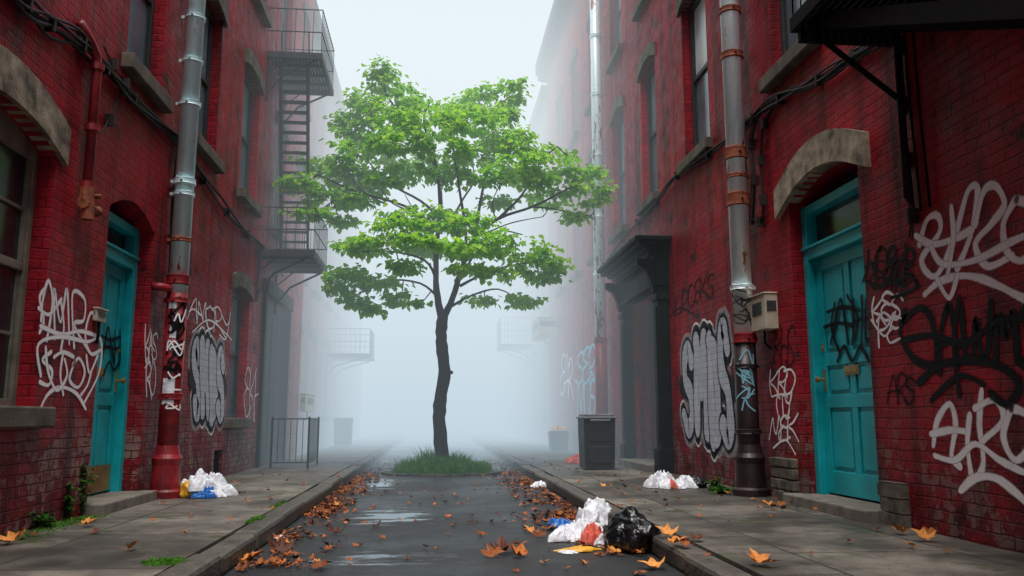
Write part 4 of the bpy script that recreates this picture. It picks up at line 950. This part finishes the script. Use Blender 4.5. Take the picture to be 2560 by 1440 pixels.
for j in range(26):
    a=j/26*6.2832; a2=(j+.9)/26*6.2832; r0=.74+U(-.03,.03); z=U(.02,.045)
    P=[(mc.x+r*math.cos(t)*1.1,mc.y+r*math.sin(t)) for r,t in ((r0,a),(r0,a2),(r0+.11,a2),(r0+.11,a))]
    mb.face([(x,y,z) for x,y in P])
    for i in range(4): x,y=P[i]; x2,y2=P[(i+1)%4]; mb.face([(x,y,0),(x2,y2,0),(x2,y2,z),(x,y,z)])
mk("stone_edging",mb,M_kerb,None,label="ring of low dark stones round the tree mound",category="edging")
def grass(name,lab,cx,cy_,rx,ry,z0,n,h):
    mb=MB()
    for i in range(n):
        a=U(0,6.283); r=math.sqrt(R()); x=cx+rx*r*math.cos(a); y=cy_+ry*r*math.sin(a); z=z0(r) if callable(z0) else z0
        cl=.55+.9*max(0,noise.noise(Vector((x*4,y*4,0)))+.4)
        hh=h*U(.4,1.2)*(1.1-.5*r)*cl; b=U(0,6.28); w=U(.004,.008); lx,ly=U(-.6,.6)*hh,U(-.6,.6)*hh
        dx,dy=math.cos(b)*w,math.sin(b)*w
        mb.face([(x-dx,y-dy,z),(x+dx,y+dy,z),(x+dx*.7+lx*.4,y+dy*.7+ly*.4,z+hh*.6),(x-dx*.7+lx*.4,y-dy*.7+ly*.4,z+hh*.6)])
        mb.face([(x-dx*.7+lx*.4,y-dy*.7+ly*.4,z+hh*.6),(x+dx*.7+lx*.4,y+dy*.7+ly*.4,z+hh*.6),(x+lx,y+ly,z+hh)])
    return mk(name,mb,M_grass,None,kind="stuff",label=lab,category="grass")
grass("grass","tufts of green grass on the tree mound",mc.x,mc.y,.76,.68,lambda r:.004+.11*(1-r*r),5600,.23)
for (u,v,rx,ry,n,h) in ((420,1405,.13,.12,500,.018),(640,1300,.05,.25,160,.022),(200,1300,.12,.4,300,.022),(40,1335,.25,.5,500,.020),(450,1240,.04,.1,80,.08),(700,1262,.06,.3,150,.020),(1800,1228,.12,.1,200,.06)):
    p=on_z(u,v,PV); grass("grass","mossy grass growing from pavement cracks",p.x,p.y,rx,ry,PV,n,h)
def weed(u,v,h,n,lab):
    p=on_z(u,v,PV); global mb; mb=MB()
    for i in range(n):
        a=U(0,6.28); lean=U(0,.12); q=[p,p+Vector((math.cos(a)*lean*.4,math.sin(a)*lean*.4,h*.5)),p+Vector((math.cos(a)*lean,math.sin(a)*lean,h*U(.6,1)))]
        mb.tube(q,[.004,.003,.0015],4)
        for k in range(16):
            t=U(.1,1); c=q[0].lerp(q[2],t); aa=U(0,6.28); addleaf(c,Vector((math.cos(aa),math.sin(aa),U(-.3,.4))).normalized(),Vector((U(-.3,.3),U(-.3,.3),1)).normalized(),U(.03,.06),U(.025,.045))
    mk("weed_plant",mb,M_weed,None,label=lab,category="weed")
weed(190,1290,.42,12,"leafy green weed growing at foot of brick wall"); weed(165,1300,.28,8,"leafy green weed growing at foot of brick wall")
weed(110,1320,.12,5,"small weed at wall foot"); weed(1785,1222,.12,7,"small weed by the wall"); weed(1805,1235,.10,6,"small weed by the wall")
# ================= fallen leaves
def leafmesh(seed,mat,curl,fl=1.0):
    rs=random.Random(seed)
    seq=[(-70,.22),(-45,.40),(-18,.66),(2,.44),(16,.60),(38,.90),(54,.60),(64,.50),(76,.70),(90,1.0),(104,.70),(116,.50),(126,.60),(142,.90),(164,.60),(178,.44),(198,.66),(225,.40),(250,.22)]
    mb=MB()
    def zf(x,y): return curl*(x*x*1.1+y*y*.6)+.12*fl*math.sin(x*4+seed)*math.cos(y*3+seed*2)
    ctr=(0,0,zf(0,0)); ring=[]; inner=[]
    for a,r in seq:
        r*=1+rs.uniform(-.2,.14); a=math.radians(a+rs.uniform(-6,6)); x,y=r*math.cos(a),r*math.sin(a)
        ring.append((x,y,zf(x,y)+rs.uniform(-.06,.10))); x*=.45;y*=.45; inner.append((x,y,zf(x,y)-.03))
    n=len(ring); mb.v=[ctr]+inner+ring
    for i in range(n-1):
        mb.f.append((0,1+i,2+i)); mb.f.append((1+i,1+n+i,2+n+i,2+i)); mb.m+=[0,0]
    mb.tube([(0,-.15,zf(0,-.15)),(.03,-.5,zf(0,-.5)+.02),(.1,-.85,zf(0,-.85)+.1)],[.018,.015,.012],4)
    me=bpy.data.meshes.new("fallen_leaf"); me.from_pydata(mb.v,[],mb.f); me.materials.append(mat); me.update()
    mn=min(v[2] for v in mb.v)
    return me,mn,mb
LM=[leafmesh(i,[M_dead,M_dead2,M_gold][i%3],c) for i,c in enumerate([.15,.35,.3,-.25,.5,.2,.45,-.3,.1])]
cnt=0
def leaf(x,y,z,s,k,rz=None,tilt=.25):
    global cnt
    me,mn,_=LM[k%len(LM)]; o=bpy.data.objects.new("fallen_leaf",me); o.location=(x,y,z-mn*s*.9+.004+s*.10); o.scale=(s,s*U(.75,1),s)
    o.rotation_euler=(U(-tilt,tilt)+(.18 if s>.06 else 0),U(-tilt,tilt),(U(-1.5,1.5) if s>.06 else U(0,6.28)) if rz is None else rz)
    labs=["dry orange maple leaf fallen on the ground","dry brown maple leaf fallen on the ground","golden maple leaf fallen on the ground"]
    place(o,None,label=labs[k%3],category="leaf",group="fallen maple leaves"); cnt+=1
def gz(x): return PV+.006 if (x<KL or x>KR) else 0.0
for (u,v,wpx,k) in ((325,1378,50,2),(215,1318,50,2),(22,1362,70,2),(45,1350,50,0),(1250,1385,115,4),(1300,1395,75,6),(1235,1395,70,0),(1205,1342,45,0),(1330,1336,50,2),(1590,1385,75,2),(1675,1395,70,2),(1690,1420,68,2),(1640,1425,85,2),(1600,1440,55,3),(1720,1425,45,0),(1900,1418,100,2),(1740,1355,55,4),(2255,1338,68,2),(2315,1355,72,2),(2330,1340,50,0),(2280,1372,45,2),(835,1338,60,1),(940,1320,40,1),(1920,1268,50,2),(1955,1268,36,0),(1900,1275,34,0),(1830,1237,38,5),(790,1425,90,3),(620,1408,72,2),(655,1418,64,0),(700,1385,78,4),(740,1392,52,3),(600,1430,50,0),(680,1412,62,3),(1415,1425,26,2),(1555,1308,36,3),(1460,1412,34,2),(2120,1360,34,0),(2190,1330,30,0),(2030,1390,26,0),(1290,1430,32,3),(1130,1315,26,3),(1120,1338,18,0),(1360,1410,30,2),(1510,1220,26,2),(1560,1240,22,2),(1430,1285,30,0),(1540,1385,48,5),(1770,1395,26,0),(2370,1385,30,0),(560,1230,22,0),(480,1300,22,3),(1660,1270,26,1),(1375,1325,45,5),(1350,1345,50,0),(720,1365,40,2),(900,1365,24,1),(1020,1400,22,0),(1000,1300,20,3),(1180,1290,20,0)):
    X0=on_z(u,v,PV)
    p=X0 if (X0.x<KL or X0.x>KR) else on_z(u,v,0)
    leaf(p.x,p.y,gz(p.x),wpx*p.y/F/1.75,k)
def rpos(base=.25):
    while True:
        r=R()
        if r<.44:
            y=5.0+8.5*R()**1.2; x=KL+.02+abs(random.gauss(0,.17 if y>6 else .22))
        elif r<.87:
            y=5.2+8*R(); x=KR-.03-abs(random.gauss(0,.21))
        elif r<.92: x=U(KR+.2,XR-.05); y=U(5.2,12)
        elif r<.95: x=U(XL+.1,KL); y=U(5.5,11)
        else: x=U(KL,KR); y=U(5,12)
        if R()<base+max(0,noise.noise(Vector((x*1.8,y*1.5,4))))*3.0: return x,y
while cnt<298:
    x,y=rpos(.3); leaf(x,y,gz(x)+U(0,.012),U(.030,.058),random.choice([0,0,3,3,1,2,6,4,4,7,1,0]),tilt=.35)
mb=MB()
for i in range(2000):
    x,y=rpos(.14)
    if R()<.5: y=y+U(0,5)
    if R()<.12: x=KR-.15-abs(random.gauss(0,.2)); y=U(6.2,7.6)
    src=LM[random.choice([0,3,6,1,5])][2]; s=U(.020,.044); a=U(0,6.28); tx,ty=U(-.4,.4),U(-.4,.4); z=gz(x)+U(.012,.022); ca,sa=math.cos(a),math.sin(a); n=len(mb.v); m_=1 if R()<.42 else 0
    nv=39
    for (vx,vy,vz) in src.v[:nv]:
        X_=(vx*ca-vy*sa)*s; Y_=(vx*sa+vy*ca)*s; mb.v.append((x+X_,y+Y_,max(gz(x)+.003,z+vz*s+X_*tx+Y_*ty)))
    for f in src.f:
        if max(f)<nv: mb.f.append(tuple(n+q_ for q_ in f)); mb.m.append(m_)
mk("leaf_litter",mb,[M_dead,M_dead2],None,kind="stuff",label="orange and brown leaf litter gathered along the kerbs",category="leaves")
# ================= fog : one bank of mist filling the street, thickening with distance along it
m=bpy.data.materials.new("glowing_fog"); m.use_nodes=True; nt=m.node_tree; nt.nodes.clear(); out=nt.nodes.new("ShaderNodeOutputMaterial")
sx=nd(nt,"ShaderNodeSeparateXYZ",{0:nd(nt,"ShaderNodeTexCoord").outputs["Object"]})
dens=mth(nt,'MULTIPLY',mr(nt,sx.outputs[1],9.5,22),.175)
lc=mixc(nt,mr(nt,sx.outputs[2],0,9),(.53,.66,.75),(.85,.94,.98))  # glow colour whitens with height, imitating brighter sky light above
ab=nd(nt,"ShaderNodeVolumeAbsorption",{"Color":(0,0,0,1),"Density":dens}); em=nd(nt,"ShaderNodeEmission",{"Color":lc,"Strength":dens})  # mist emits its own light, standing in for scattered daylight
ad=nd(nt,"ShaderNodeAddShader",{0:ab.outputs[0],1:em.outputs[0]}); nt.links.new(ad.outputs[0],out.inputs["Volume"])
try: m.cycles.volume_step_rate=.8
except Exception as e: print("step",e)
mb=MB(); mb.box((-12,-1.5,-.5),(12,62,16)); mk("fog",mb,m,None,kind="structure")
# ================= world & sun
w=bpy.data.worlds.new("World"); scene.world=w; w.use_nodes=True; nt=w.node_tree; nt.nodes.clear()
el=math.radians(74); az=math.radians(185)
sky=nt.nodes.new("ShaderNodeTexSky"); sky.sky_type='NISHITA'; sky.sun_disc=False; sky.sun_elevation=el; sky.sun_rotation=az; sky.dust_density=6; sky.air_density=1.2
hs=nd(nt,"ShaderNodeHueSaturation",{"Saturation":.6,"Color":sky.outputs[0]})
bg=nd(nt,"ShaderNodeBackground",{"Color":hs.outputs[0],"Strength":.24}); wo=nt.nodes.new("ShaderNodeOutputWorld"); nt.links.new(bg.outputs[0],wo.inputs[0])
sd=bpy.data.lights.new("sun",'SUN'); sd.energy=2.5; sd.angle=math.radians(45); sd.color=(1,.98,.95); so=bpy.data.objects.new("sun",sd); col.objects.link(so)
sv=Vector((math.sin(az)*math.cos(el),math.cos(az)*math.cos(el),math.sin(el))); so.rotation_euler=sv.to_track_quat('Z','Y').to_euler(); so.location=(0,0,30)
scene.view_settings.view_transform='Standard'; scene.view_settings.look='None'; scene.view_settings.exposure=0
for o in list(bpy.data.objects):
    if "_w" in o: del o["_w"]
